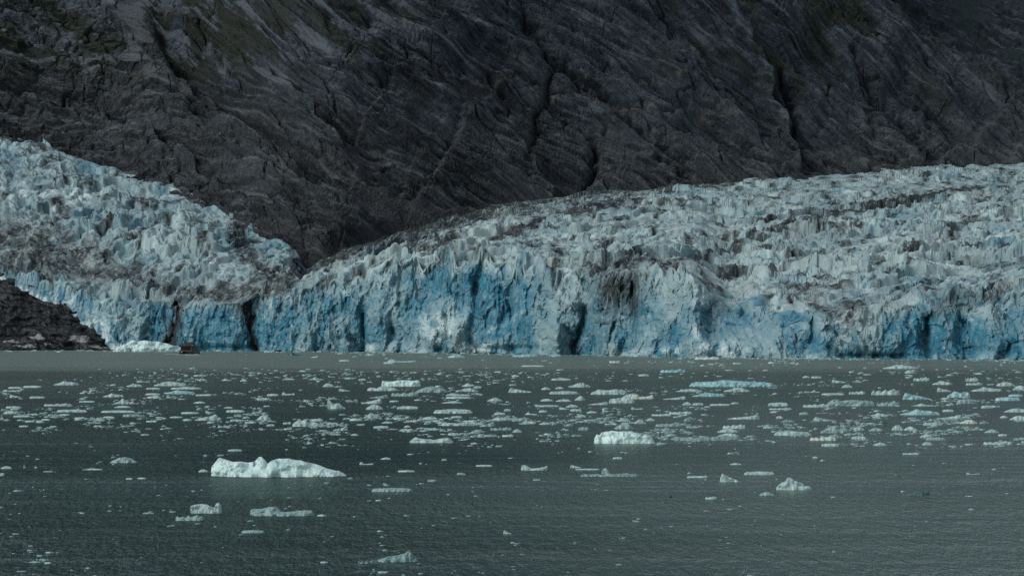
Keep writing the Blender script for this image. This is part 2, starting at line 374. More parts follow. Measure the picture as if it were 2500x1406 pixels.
    def edge(pts, A, w1, w2, fade=0.12):
        d, s, tt = polydist(jx, jy, pts)
        ff_ = np.minimum(sstep(0, 0.15, tt), sstep(1, 0.9, tt)) * min(1.0, A / 16)
        np.maximum(painted_shade, np.where(s > 0, np.exp(-d / 26), np.exp(-(d / 3) ** 2)) * ff_, out=painted_shade)
        np.maximum(crest, np.where(s < 0, np.exp(-((d - 7) / 7) ** 2), 0) * ff_, out=crest)
        f = np.minimum(sstep(-0.01, fade, tt), sstep(1.01, 1 - fade * 0.5, tt))
        up = np.exp(-d / w1); dn = np.exp(-d / w2)
        return np.where(s > 0, A * (dn - 1) * np.exp(-d / (w1 * 1.5)) * 0.75, A * 0.25 * up) * f
    def gully(pts, A, w, V=False):
        d, s, tt = polydist(jx, jy, pts); f = np.minimum(sstep(-0.01, 0.12, tt), sstep(1.01, 0.9, tt))
        np.maximum(painted_shade, np.exp(-(d / (w * 1.1)) ** 2) * f * (0.9 if V else 0.3), out=painted_shade)
        return -A * np.exp(-(d / w) ** (1.2 if V else 2)) * f
    D += edge(E1, 40, 170, 12)
    D += edge([(1750, -60), (1830, 50), (1890, 140), (1920, 250), (1950, 330), (1962, 430)], 15, 110, 9)
    D += edge([(1520, -60), (1620, 60), (1700, 130), (1760, 190), (1870, 320)], 16, 120, 7)
    D += edge([(1880, 90), (1960, 165), (2060, 230), (2150, 290), (2210, 350), (2270, 425)], 30, 140, 8)
    D += edge([(1640, 300), (1740, 340), (1830, 390), (1900, 440)], 12, 80, 8)
    D += edge([(1950, 320), (2050, 360), (2130, 400), (2170, 440)], 12, 80, 8)
    D += edge([(2130, 200), (2220, 250), (2310, 310), (2380, 370), (2440, 420)], 16, 100, 10)
    D += edge([(560, 60), (700, 150), (780, 240), (850, 300)], 13, 140, 30)
    D += edge([(1060, 180), (1160, 230), (1260, 320), (1330, 420), (1370, 490)], 14, 140, 16)
    D += edge([(0, 230), (180, 250), (330, 300), (480, 400), (560, 470)], 16, 130, 14)
    D += edge([(430, 360), (560, 380), (720, 430), (830, 480), (900, 530)], 14, 90, 9)
    D += gully([(1262, -40), (1300, 60), (1362, 140), (1480, 230), (1560, 300), (1640, 370), (1700, 440)], 12, 10, True)
    D += gully([(1362, 140), (1335, 215), (1305, 290), (1290, 400)], 7, 9, True)
    D += gully([(1335, 225), (1390, 268), (1440, 305), (1466, 350), (1445, 395), (1415, 440)], 13, 8, True)
    D += gully([(1905, 110), (1930, 210), (1955, 310), (1958, 350)], 12, 8, True)
    D += gully([(1590, 380), (1640, 410), (1690, 450)], 9, 8, True)
    D += gully([(385, -60), (400, 60), (450, 180), (540, 280)], 10, 26)
    D += gully([(600, 240), (690, 330), (780, 400), (870, 455), (950, 510)], 12, 60)
    D += gully([(2080, 60), (2120, 160), (2200, 260), (2290, 380)], 7, 12, True)
    # beyond the right-hand skyline ridge the slope falls back to a farther hillside
    SK = [(2040, -260), (2100, -60), (2180, 8), (2260, 60), (2340, 135), (2420, 172), (2470, 212), (2505, 265), (2600, 380), (2700, 430)]
    d, s, tt = polydist(x + fbm(x / 40, y / 40, 4, 99) * 12, y, SK)
    out = (s > 0) & (x > 1900); beyond = np.where(out, sstep(0, 14, d), 0)
    D = np.where(out, D * (1 - 0.7 * beyond), D); D -= 260 * beyond
    D += np.where(out, 0, 16 * np.exp(-d / 60)) * sstep(1900, 2100, x)
    # talus fan and moraine at the foot: smooth gravel
    dt, _, _ = polydist(x, y, [(880, 440), (940, 480), (1000, 520), (1020, 545)]); fan = 1 - sstep(25, 95, dt + fbm(x / 60, y / 60, 3, 101) * 35)
    dm = (np.interp(PX, px, my_s) - PY)
    mor = (1 - sstep(6, 55, dm + fbm(x / 70, y / 40, 3, 103) * 30)) * sstep(660, 760, x) * (1 - sstep(1150, 1330, x))
    dch, _, _ = polydist(x, y, [(300, -40), (330, 40), (365, 90), (420, 150), (520, 220)]); chute = 1 - sstep(8, 40, dch + fbm(x / 40, y / 40, 3, 105) * 20)
    grav = np.clip(np.maximum(np.maximum(fan, mor), chute * 0.8), 0, 1)
    pebble = worley(x / 7, y / 6, 109)
    Ds = fbm(x / 300, y / 300, 3, 107) * 14 - 8 + (0.5 - pebble[0]) * 1.3 + fbm(x / 14, y / 12, 3, 111) * 1.0
    D = D * (1 - grav * 0.85) + Ds * grav * 0.85
    X = X.copy(); n = np.array([0, -math.sin(R(43)), math.cos(R(43))])
    Yd = Y + n[1] * D; Zd = Z + n[2] * D
    V = np.stack([X * (Yd / Y) ** 0.0, Yd, Zd], -1).reshape(-1, 3)
    # colours of the rock, with some shade and light painted in
    gx = np.gradient(D, axis=1); gy = np.gradient(D, axis=0)
    vz = np.clip(np.maximum((1 - sstep(560, 820, x)) * (1 - sstep(110, 270, y + x * 0.10)) , (1 - sstep(60, 170, y)) * (1 - sstep(900, 1150, x)) * 0.8), 0, 1)
    veg = vz * sstep(-0.10, 0.10, fbm(x / 90, psi / 45, 4, 121) + 0.45 * fbm(x / 16, y / 10, 4, 123)) * 0.9
    veg = np.maximum(veg, (1 - sstep(100, 330, y)) * sstep(1500, 1700, x) * sstep(0.06, 0.3, fbm(x / 120, psi / 70, 4, 125)) * 0.8)
    veg = np.maximum(veg, beyond * sstep(-0.25, 0.1, fbm(x / 70, psi / 30, 4, 127)))
    vein = np.zeros_like(x)
    for pts, w in (([(1340, 212), (1400, 216), (1460, 228), (1560, 246), (1660, 254), (1740, 270), (1810, 290)], 4.5), ([(1430, 178), (1560, 186), (1680, 188), (1780, 186)], 2.5),
                   ([(1600, 412), (1680, 392), (1760, 374)], 3), ([(1060, 140), (1180, 176), (1250, 186)], 2.5), ([(930, 112), (1010, 118), (1060, 132)], 2.2)):
        dd, _, _ = polydist(x + fbm(x / 30, y / 30, 3, 131) * 9, y + fbm(x / 30, y / 30, 3, 133) * 12, pts); vein = np.maximum(vein, np.exp(-(dd / w) ** 2))
    vein = np.maximum(vein, 0.45 * sstep(0.72, 0.9, ridged(x / 220, psi / 20, 2, 135)) * sstep(0.0, 0.3, fbm(x / 200, y / 200, 2, 137)))
    warm = np.clip(sstep(90, 330, y + 0.10 * (1250 - x) * sstep(1250, 400, x) + fbm(x / 200, y / 160, 4, 141) * 120), 0, 1) * (1 - beyond)  # upper rock coloured darker and bluer as painted cloud shade
    warm = warm * (1 - 0.55 * sstep(1300, 1700, x) * sstep(420, 200, y))
    fol = 0.44 + 0.85 * fbm(x / 230, psi / 8.5, 4, 145, 0.66) + 0.65 * fbm(x / 70, psi / 14, 4, 149, 0.66) + 0.35 * (1 - sstep(-0.15, 0.1, fbm(x / 90, psi / 45, 4, 121))) * vz
    o1 = np.ones_like(x)
    # pale slabs against darker rock, region by region
    slab_tone = np.exp(-(((x - 1640) / 420) ** 2 + ((y - 300) / 150) ** 2)) + 0.8 * np.exp(-(((x - 2330) / 260) ** 2 + ((y - 330) / 130) ** 2)) + 0.6 * np.exp(-(((x - 560) / 330) ** 2 + ((y - 330) / 120) ** 2)) - 0.7 * np.exp(-(((x - 1130) / 190) ** 2 + ((y - 120) / 130) ** 2)) - 0.6 * np.exp(-(((x - 680) / 130) ** 2 + ((y - 250) / 80) ** 2)) - 0.5 * np.exp(-(((x - 1900) / 90) ** 2 + ((y - 90) / 90) ** 2))
    slab_tone = np.clip(0.30 + 0.72 * slab_tone + 0.7 * fbm((x + wx) / 200, psi / 60, 4, 147), 0, 1)
    sn = np.clip(painted_shade * (0.75 + 0.9 * fbm(x / 40, psi / 16, 4, 163)), 0, 1)
    fol = fol - 0.55 * sn + 0.22 * crest * (1 + fbm(x / 30, y / 30, 3, 165)); slab_tone = np.clip(slab_tone * (1 - 0.95 * sn) + 0.35 * crest, 0, 1)  # ridge shade darkens and crest light pales the rock colour
    mask = np.stack([veg * (1 - grav), grav, vein * (1 - beyond), o1], -1).reshape(-1, 4); tone = np.stack([warm, np.clip(fol, 0, 1), slab_tone, o1], -1).reshape(-1, 4)
    # the farther green hillside seen past the skyline ridge
    hx = np.arange(1900, 3060, 3.0); hr = np.concatenate([np.arange(520, -70, -2.4), np.linspace(-75, -900, 30)])
    HX, HY = np.meshgrid(hx, hr); hdx, hdy, hdz = ray(HX, HY); hk = hdz / hdy; hY0 = 2520.0
    hYv = (hY0 * ta + CAMH - 60) / (ta - hk) ; hYv = np.minimum(hYv, 9000); hZ = CAMH + hk * hYv
    hp = HY - 0.45 * HX
    hD = fbm(HX / 260, HY / 200, 4, 151) * 22 + (ridged(HX / 240, hp / 46, 4, 153) - .45) * 9 + (ridged(HX / 90, hp / 14, 3, 155) - .4) * 3.4 + fbm(HX / 20, HY / 12, 4, 157) * 3.4
    hV = np.stack([hdx / hdy * hYv, hYv - .68 * hD, hZ + .73 * hD], -1).reshape(-1, 3); h1 = np.ones_like(HX)
    hveg = sstep(-0.15, 0.15, fbm(HX / 80, hp / 34, 4, 159) + 0.5 * fbm(HX / 18, HY / 9, 3, 160)); hf = 0.55 + 1.1 * fbm(HX / 90, hp / 8, 4, 161, 0.66)
    o = link_mesh('hill', np_mesh('hill', hV, grid_faces(*HX.shape), True, {'mask': np.stack([hveg, h1 * 0, h1 * 0, h1], -1).reshape(-1, 4), 'tone': np.stack([h1 * 0, np.clip(hf, 0, 1), h1 * 0, h1], -1).reshape(-1, 4)}), M_HILL); tag(o, kind='structure')
    o = link_mesh('mountain', np_mesh('mountain', V, grid_faces(nr, nc), False, {'mask': mask, 'tone': tone}), M_ROCK); tag(o, kind='structure')
build_mountain()
print('mountain', round(time.time() - T0, 1))

# ------------------------------------------------------------------ glacier
def build_glacier():
    px = np.arange(-330, 3000, 2.35); nc = len(px)
    NF, NB, NX = 150, 620, 24
    my, mY = M_margin(px); my = smooth1(my, 9); mY = smooth1(mY, 61)
    mX, mZ = at(px, my, mY)
    bY = smooth1(curve(WLINE, px, 1), 31); bZ = np.full(nc, -2.5)
    lz = px < 292
    pyl = np.interp(px, *np.array(FBASE_L, float).T)
    yl = np.full(nc, 1930.0)
    for _ in range(6): yl = shore_Y(px, at(px, pyl, yl)[1])
    bl = 1 - sstep(270, 300, px)
    bZ = np.where(lz, at(px, pyl, yl)[1] - 4, bZ); bY = bY * (1 - bl) + (yl - 2) * bl
    ty = smooth1(curve(FTOP, px, 1), 15) + fbm(px / 60, px * 0, 3, 3) * 9; tYo = smooth1(curve(FTOP, px, 2), 25)
    # the front is not straight: buttresses and bays
    bay = fbm(px / 330, px * 0 + 2.2, 3, 8) * 22 * sstep(250, 500, px)
    bY = bY + bay * (px > 292)
    tY = bY + tYo; tX, tZ = at(px, ty, tY)
    f = np.linspace(0, 1, NF)[:, None]
    Yf = bY[None] + (tY - bY)[None] * f ** 1.25; Zf = bZ[None] + (tZ - bZ)[None] * f
    w = (np.linspace(0, 1, NB + 1)[1:] ** 1.15)[:, None]
    Yb = tY[None] + (mY - tY)[None] * w
    sag = np.interp(px, [0, 400, 700, 800, 2500], [0.06, 0.03, 0, 0.0, 0.0])
    wl_ = w + sag[None] * np.sin(np.pi * w)
    Zb = tZ[None] + (mZ - tZ)[None] * wl_
    e = np.linspace(0, 1, NX + 1)[1:][:, None]
    Yx = mY[None] + 70 * e; Zx = mZ[None] + 8 * e - 50 * e * e
    Y = np.concatenate([Yf, Yb, Yx]); Z = np.concatenate([Zf, Zb, Zx]); nr = Y.shape[0]
    PX = np.broadcast_to(px[None], (nr, nc)); X = (PX - CX) / FP * Y * 1.0
    _, PY = to_px(X, Y, Z)
    row = np.arange(nr)[:, None]; one_ = np.ones((1, nc))
    isf = np.clip(1 - (row - NF * 0.94) / (NF * 0.06), 0, 1) * np.ones((1, nc)); isf = isf * isf * (3 - 2 * isf)   # 1 on the cliff
    wfull = np.concatenate([np.zeros((NF, 1)), w, np.ones((NX, 1))]) * np.ones((1, nc))
    leftlobe = 1 - sstep(640, 800, PX)
    # ---- serac field (vertical)
    wx = fbm(X / 60, Y / 60, 3, 201) * 9; wy = fbm(X / 60, Y / 60, 3, 205) * 14
    rot = R(18); Xr = X * math.cos(rot) + Y * math.sin(rot); Yr = -X * math.sin(rot) + Y * math.cos(rot)
    a1 = worley((Xr + wx) / 25, (Yr + wy) / 40, 211); a2 = worley((X + wx) / 8, (Y + wy) / 15, 221); a3 = worley(X / 3.2, Y / 7, 231)
    H = (a1[4] - 0.5) * 5.0 + a1[2] * (a1[5] - 0.5) * 11 + a1[3] * (a1[6] - 0.35) * 8
    H2 = (a2[4] - 0.5) * 2.4 + a2[2] * (a2[5] - 0.5) * 5.5 + a2[3] * (a2[6] - 0.35) * 3.5 + (0.45 - a2[0]) * 3.4 * (0.4 + leftlobe)
    H3 = (a3[4] - 0.5) * 0.5 + a3[2] * (a3[5] - 0.5) * 1.3 + (0.5 - a3[0]) * 0.7
    # walls that face the water: the ice jumps up and then falls gently away behind
    def walls(per, A, s_, wob, sx):
        ph = Y / per + fbm(X / sx, Y / (per * 2.2), 4, s_, 0.55) * wob + 0.25 * (a1[4] - 0.5); fr = ph - np.floor(ph)
        jump = sstep(0.0, 0.10, fr); k = _r(np.floor(ph), np.floor((X + wx * 2) / sx * 1.3), s_ + 3)
        return A * (jump * (1 - fr) ** 0.8 - 0.4) * (0.35 + 0.9 * k)
    HW = walls(58, 8.5, 235, 1.5, 75) + walls(24, 4.2, 237, 1.6, 34)
    RG = (ridged((Xr + wx) / 34, (Yr + wy) / 52, 2, 248) - 0.5) * 8.5 + (ridged((X + wx * .5) / 13, (Y + wy * .5) / 24, 2, 250) - 0.5) * 4.6 + (ridged(X / 5.2, Y / 11, 2, 252) - 0.5) * 2.1
    # crevasses: long slots across the flow
    cv = np.abs(fbm(Xr / 55, Yr / 16, 4, 241)); crev = np.exp(-(cv / 0.04) ** 2)
    amp = (1.0 - 0.38 * sstep(0.05, 1.0, wfull)) * (1 + 0.25 * leftlobe)
    patch = np.clip(0.85 + 1.15 * fbm(X / 75, Y / 110, 3, 245), 0.25, 1.8) * (1 - 0.45 * sstep(0.88, 1.0, wfull))
    HF = (H * 0.75 + H2 * 0.8 + H3 * 0.9 + HW * 1.05 + RG * 0.32) * amp * patch * (1 - 0.4 * np.exp(-((row - NF) / 26.0) ** 2)) - crev * 2.0 * amp + fbm(X / 45, Y / 70, 3, 247) * 3.0
    dirtyL = np.clip(1 - ((PX - 40) / 330) ** 2 - ((PY - 590 - 0.25 * PX) / 75) ** 2, 0, 1) * (PX < 420)
    HF = HF * (1 - 0.55 * np.minimum(1, dirtyL * 2))
    HF += np.where(wfull > 0.9, (1 - (wfull - 0.9) / 0.1) * 0, 0)
    # pinnacles that stand on the brink
    fr = np.exp(-((row - NF - 6) / 16.0) ** 2)
    for (qx, qh, qw) in ((1018, 5, 12), (1050, 4, 9), (1092, 9, 10), (1106, 6, 8), (1176, 8, 9), (1190, 5, 10), (968, 6, 10), (1325, 4, 14), (1610, 5, 14), (1668, 6, 14), (1640, 5, 12), (2470, 4, 20), (905, 4, 12)):
        HF = HF + qh * np.clip(1.25 - np.abs(PX - qx + (row - NF) * 0.5) / qw, 0, 1) * fr
    # ---- cliff relief (towards the water)
    zz = Z + fbm(X / 30, Z / 30, 3, 251) * 6; xx = X + fbm(X / 26, Z / 34, 3, 255) * 5
    c1 = worley(xx / 15, zz / 26, 261); c2 = worley(xx / 5.4, zz / 8.5, 271); c3 = worley(X / 2.1, Z / 2.8, 281)
    DF = fbm(xx / 38, zz / 60, 3, 285) * 18 + (ridged(xx / 26, zz / 66, 3, 291) - 0.45) * 7
    k1 = sstep(0, 0.22, c1[1] - c1[0]); k2 = sstep(-0.05, 0.15, c2[1] - c2[0])
    DF += ((c1[4] - 0.5) * 3.0 + c1[2] * (c1[5] - 0.5) * 10 + c1[3] * (c1[6] - 0.5) * 7) * k1
    DF += (ridged(xx / 9, zz / 24, 3, 293) - 0.45) * 2.6
    DF += ((c2[4] - 0.5) * 1.3 + c2[2] * (c2[5] - 0.5) * 6.5 + c2[3] * (c2[6] - 0.5) * 5.5) * k2 + (0.5 - c2[0]) * 2.2 + (ridged(xx / 4.5, zz / 9, 2, 294) - 0.5) * 1.5
    DF += (c3[4] - 0.5) * 0.9 + c3[2] * (c3[5] - 0.5) * 2.2 + c3[3] * (c3[6] - 0.5) * 1.6 + fbm(X / 4, Z / 4.5, 4, 295, 0.55) * 1.3
    rwx = PX + fbm(X / 9, Z / 12, 3, 297) * 12; rwy = PY + fbm(X / 9, Z / 12, 3, 298) * 12
    def rib(pts, A, w_):
        d_, _, t_ = polydist(rwx, rwy, pts); return A * np.exp(-(d_ / w_) ** 1.6)
    for pts, A, w_ in (([(1424, 748), (1416, 800), (1405, 862)], -8, 7), ([(1385, 760), (1425, 755), (1448, 800), (1450, 862)], -5, 22), ([(1497, 790), (1490, 830), (1487, 866)], -7, 6), ([(437, 742), (432, 790), (408, 850)], -7, 9), ([(604, 748), (611, 800), (622, 860)], -7, 7),
                       ([(885, 745), (888, 860)], -6, 7), ([(1245, 690), (1252, 860)], -6, 9), ([(1168, 655), (1160, 720)], -5, 10), ([(2268, 760), (2275, 870)], -6, 9), ([(545, 760), (550, 850)], -3, 6), ([(760, 740), (770, 860)], -4, 7),
                       ([(1318, 640), (1345, 700), (1395, 757)], 7, 18), ([(1395, 742), (1440, 742), (1488, 795), (1500, 850)], 8, 16), ([(1140, 670), (1150, 760), (1100, 850)], 6, 12), ([(1650, 668), (1730, 725), (1770, 800), (1860, 862)], 9, 34),
                       ([(1305, 700), (1312, 862)], 6, 20), ([(1362, 770), (1365, 862)], 5, 16), ([(1990, 745), (1995, 872)], 6, 16), ([(950, 672), (925, 780)], 4, 14), ([(835, 692), (845, 860)], 5, 16), ([(705, 715), (720, 860)], 4, 14),
                       ([(1560, 680), (1580, 860)], 7, 30), ([(2300, 760), (2330, 870)], 6, 22), ([(2420, 740), (2410, 870)], 6, 20), ([(1880, 760), (1890, 870)], 4, 18), ([(370, 745), (330, 850)], 4, 16), ([(1085, 620), (1095, 700)], 4, 14)):
        DF = DF + rib(pts, A, w_)
    smoothzone = np.exp(-((PX - 540) / 75) ** 2)                                                          # the sheer blue wall by the boat
    DF *= 1 - 0.45 * smoothzone
    def blob(cx, cy, rx, ry): return np.exp(-(((PX - cx) / rx) ** 2 + ((PY - cy) / ry) ** 2))
    for (cx, cy, rx, ry, dep) in (                                  (1230, 780, 30, 60, -9), (1165, 690, 30, 40, -8), (885, 800, 7, 55, -10), (2465, 850, 18, 18, -5), (2390, 858, 22, 10, -5), (1072, 852, 12, 10, -6),
                                  (1980, 800, 6, 55, -8), (2265, 830, 18, 40, -10), (1545, 710, 7, 45, -8), (1240, 850, 60, 7, -5), (2150, 868, 90, 6, -5), (560, 850, 60, 8, -4),
                                  (1090, 800, 70, 40, 8), (1190, 840, 45, 24, 9), (1350, 820, 25, 55, 9), (1650, 760, 70, 90, 10), (1740, 850, 110, 30, 7), (2080, 800, 100, 60, 9), (1320, 700, 40, 60, 5), (870, 790, 60, 60, 5), (340, 770, 40, 50, 6)):
        DF = DF + dep * blob(cx, cy, rx, ry)
    foot = sstep(0.28, 0.0, (row / NF) * np.ones((1, nc))) * sstep(-0.05, 0.3, fbm(X / 40, X * 0, 3, 303)) * (PX > 300)
    DF += foot * (3.5 + 3 * (0.5 - worley(X / 6, Z / 5, 307)[0]))
    DF *= np.where(PX < 292, 0.45, 1.0)
    lowf = 1 - isf
    lowz = np.maximum(lowf, sstep(0.55, 1.0, row / NF) * one_)
    vis = np.minimum(1, (row / 3.0)) * np.ones((1, nc))
    Yd = Y - DF * isf * np.maximum(vis, 0.7); Zd = Z + HF * lowz
    # nothing of the cliff leans farther back than the brink behind it
    V = np.stack([X * 1.0, Yd, Zd], -1)
    # ---- colour of the ice
    one = np.ones_like(X)
    pwx = PX + fbm(X / 14, Y / 26, 3, 311) * 22; pwy = PY + fbm(X / 10, Y / 20, 3, 313) * 16
    def pl(pts, w, sx=1.0):
        d, _, _ = polydist(pwx, pwy, pts); return np.exp(-(d / (w * 0.75)) ** 2)
    dirt = np.zeros_like(X)
    for pts, wd, st in (([(1190, 585), (1260, 566), (1330, 536), (1400, 520), (1480, 500), (1560, 490)], 15, 0.9), ([(960, 605), (1060, 604), (1150, 592), (1230, 575)], 12, 0.8),
                        ([(1780, 612), (1850, 585), (1930, 560), (2000, 537), (2080, 512), (2200, 502), (2290, 480)], 10, 1.0), ([(2270, 478), (2330, 470), (2400, 464)], 9, 1.1),
                        ([(1440, 668), (1540, 655), (1650, 645), (1720, 628), (1800, 605)], 12, 0.75), ([(1470, 498), (1530, 488)], 9, 0.9),
                        ([(740, 665), (800, 645), (900, 612), (1000, 585), (1100, 548), (1200, 512)], 20, 0.85), ([(1200, 505), (1400, 484), (1600, 460), (1800, 446)], 9, 0.7),
                        ([(2360, 640), (2440, 655), (2500, 640)], 10, 0.4), ([(1990, 740), (2060, 752), (2110, 742)], 14, 0.6), ([(2280, 755), (2380, 735), (2500, 690)], 12, 0.4),
                        ([(700, 700), (640, 660), (600, 620), (570, 580), (590, 540)], 24, 0.7), ([(735, 640), (700, 680), (660, 700)], 18, 0.8), ([(330, 640), (350, 560), (400, 520)], 9, 0.6),
                        ([(0, 650), (120, 655), (260, 672), (400, 700), (560, 715), (680, 712)], 24, 0.55)):
        dirt = np.maximum(dirt, st * pl(pts, wd))
    dirt = np.maximum(dirt, 0.75 * blob(1500, 715, 50, 50) * isf); dirt = np.maximum(dirt, 0.8 * blob(1545, 720, 14, 60)); dirt = np.maximum(dirt, 0.55 * blob(2065, 765, 45, 40))
    dirt = np.maximum(dirt, np.clip(rib([(437, 738), (432, 790), (425, 850)], 1.2, 9), 0, 1)); dirt = np.maximum(dirt, np.clip(rib([(430, 790), (410, 835)], 1.2, 14), 0, 1)); dirt = np.maximum(dirt, np.clip(rib([(600, 742), (611, 800), (622, 858)], 1.2, 8), 0, 1)); dirt = np.maximum(dirt, 0.35 * np.clip(rib([(1424, 760), (1416, 800), (1408, 862)], 1.0, 8), 0, 1)); dirt = np.maximum(dirt, 0.7 * blob(600, 755, 30, 18))
    dirt = np.maximum(dirt, 0.6 * sstep(0.0, 0.38, fbm(X / 16, Y / 30, 4, 321)) * lowf)
    dirt = np.maximum(dirt, 0.95 * sstep(0.62, 0.97, wfull + 0.12 * fbm(X / 20, Y / 20, 3, 355)) * sstep(690, 770, PX) * sstep(1650, 1050, PX))
    dirt = np.maximum(dirt, dirtyL * 0.8 * sstep(-0.2, 0.2, fbm(X / 12, Y / 20, 4, 351)))
    brown = np.clip(dirtyL * 1.7, 0, 0.95) * sstep(-0.45, 0.1, fbm(X / 14, Y / 22, 4, 353))
    brown = np.maximum(brown, 0.55 * pl([(0, 660), (150, 668), (330, 690), (520, 715), (680, 712)], 30) * lowf)
    brown = np.maximum(brown, 0.5 * sstep(0.7, 1.0, wfull) * sstep(700, 760, PX) * sstep(1330, 1050, PX))
    brown = np.maximum(brown, 0.35 * sstep(-0.05, 0.35, fbm(X / 40, Y / 60, 3, 325)) * lowf * (1 - leftlobe) + 0.2 * leftlobe * lowf * sstep(0, 0.4, fbm(X / 30, Y / 40, 3, 327)))
    brown = np.maximum(brown, 0.5 * blob(1510, 700, 60, 50)); brown = np.maximum(brown, 0.35 * blob(1370, 690, 50, 40))
    strong = np.zeros_like(X)
    for (cx, cy, rx, ry, s_) in ((540, 800, 110, 60, 1.0), (690, 800, 60, 55, 0.75), (1180, 740, 75, 90, 1.0), (1060, 680, 50, 45, 0.8), (1275, 790, 40, 90, 0.85), (1420, 800, 60, 60, 0.85), (900, 800, 60, 70, 0.55),
                                 (2250, 800, 60, 60, 0.8), (2380, 820, 80, 60, 0.8), (2490, 770, 30, 70, 0.8), (1930, 760, 50, 40, 0.75), (1950, 840, 60, 30, 0.6), (340, 770, 60, 60, 0.6), (1800, 770, 30, 30, 0.5), (800, 770, 60, 60, 0.5),
                                 (1620, 800, 90, 60, 0.42), (2120, 830, 120, 40, 0.4), (200, 740, 60, 25, 0.5), (1000, 760, 40, 60, 0.6), (1760, 840, 60, 30, 0.4)):
        strong = np.maximum(strong, s_ * blob(cx, cy, rx, ry))
    cliffblue = 0.54 + 0.30 * (1 - np.minimum(row / NF, 1)) * one + strong * 0.45 + 0.62 * fbm(xx / 15, zz / 26, 5, 331, 0.65) + 0.22 * (c1[4] - 0.5) + 0.30 * (c2[5] - 0.5) + 0.25 * (c3[5] - 0.5) - 0.030 * np.clip(DF - 3, -8, 8)
    cliffblue = np.clip(cliffblue, 0.12, 1.0) * sstep(1.22, 0.74, (row / NF) * one + 0.30 * fbm(X / 10, Z / 16, 4, 333) - 0.16 * sstep(0.3, 0.7, strong))
    ff = np.exp(-((wfull) / 0.07) ** 2)
    fieldblue = np.clip(0.20 * sstep(0.55, 0.9, a2[5]) + 0.20 * sstep(0.5, 0.9, a1[5]) + 0.32 * sstep(0.05, 0.5, fbm(X / 40, Y / 70, 3, 335)) + 0.45 * crev + ff * sstep(-0.1, 0.4, fbm(X / 12, Y / 14, 3, 336)) * 0.7 + 0.16 * leftlobe, 0, 0.85)
    fieldblue *= 1 - 0.8 * np.clip(brown * 1.5, 0, 1)
    blue = cliffblue * isf + fieldblue * lowf
    tone_ = np.clip(0.5 + (a1[6] - 0.5) * 0.35 + (a2[6] - 0.5) * 0.45 + 0.35 * fbm(X / 60, Y / 90, 3, 337), 0, 1) * lowf + isf * np.clip(0.45 + (c1[6] - 0.5) * 0.5 + (c2[6] - 0.5) * 0.5, 0, 1)
    snow = np.zeros_like(X)
    for (cx, cy, rx, ry) in ((1075, 800, 55, 40), (1160, 850, 60, 14), (1760, 690, 40, 25), (1750, 855, 70, 20), (1640, 860, 50, 12), (1380, 690, 25, 45), (2050, 790, 40, 40), (150, 480, 120, 18), (60, 470, 60, 14), (1110, 640, 8, 30), (1030, 640, 16, 25), (900, 850, 30, 12), (240, 790, 50, 30), (160, 735, 40, 20)):
        snow = np.maximum(snow, blob(cx, cy, rx, ry))
    snow = np.maximum(snow, 0.9 * (PX < 300) * isf * sstep(0.45, 0.1, (row / NF) * one)) ; snow = np.maximum(snow, 0.55 * foot * isf)
    snow = np.maximum(snow, 0.5 * sstep(0.25, 0.5, fbm(X / 9, Z / 14 + Y / 30, 4, 341)))
    snow = snow * sstep(-0.25, 0.2, fbm(X / 7, Z / 7 + Y / 20, 4, 343))
    blue = np.clip(blue * (1 - 0.65 * snow), 0, 1)
    mask = np.stack([np.clip(dirt, 0, 1), blue, brown, one], -1); tone = np.stack([tone_, snow, one * 0, one], -1)
    root = empty('glacier', (0, 1600, 0)); tag(root, 'wide crevassed glacier with a blue ice cliff ending in the fjord', 'glacier')
    off = np.array([0, 1600, 0])
    jc = int(np.searchsorted(px, 748))
    for name, rs, cs in (('ice_cliff', slice(0, NF + 1), slice(0, nc)), ('icefall', slice(NF, nr), slice(0, jc + 1)), ('ice_field', slice(NF, nr), slice(jc, nc))):
        v = V[rs, cs]; r_, c_ = v.shape[:2]
        o = link_mesh(name, np_mesh(name, (v - off).reshape(-1, 3), grid_faces(r_, c_), False, {'mask': mask[rs, cs].reshape(-1, 4), 'tone': tone[rs, cs].reshape(-1, 4)}), M_ICE, root)
        if name == 'icefall': o['label'] = 'steep dirty icefall descending from the left'
        if name == 'ice_cliff': o['label'] = 'blue and white calving cliff along the water'
        if name == 'ice_field': o['label'] = 'grey white crevassed surface behind the cliff'
build_glacier()
print('glacier', round(time.time() - T0, 1))

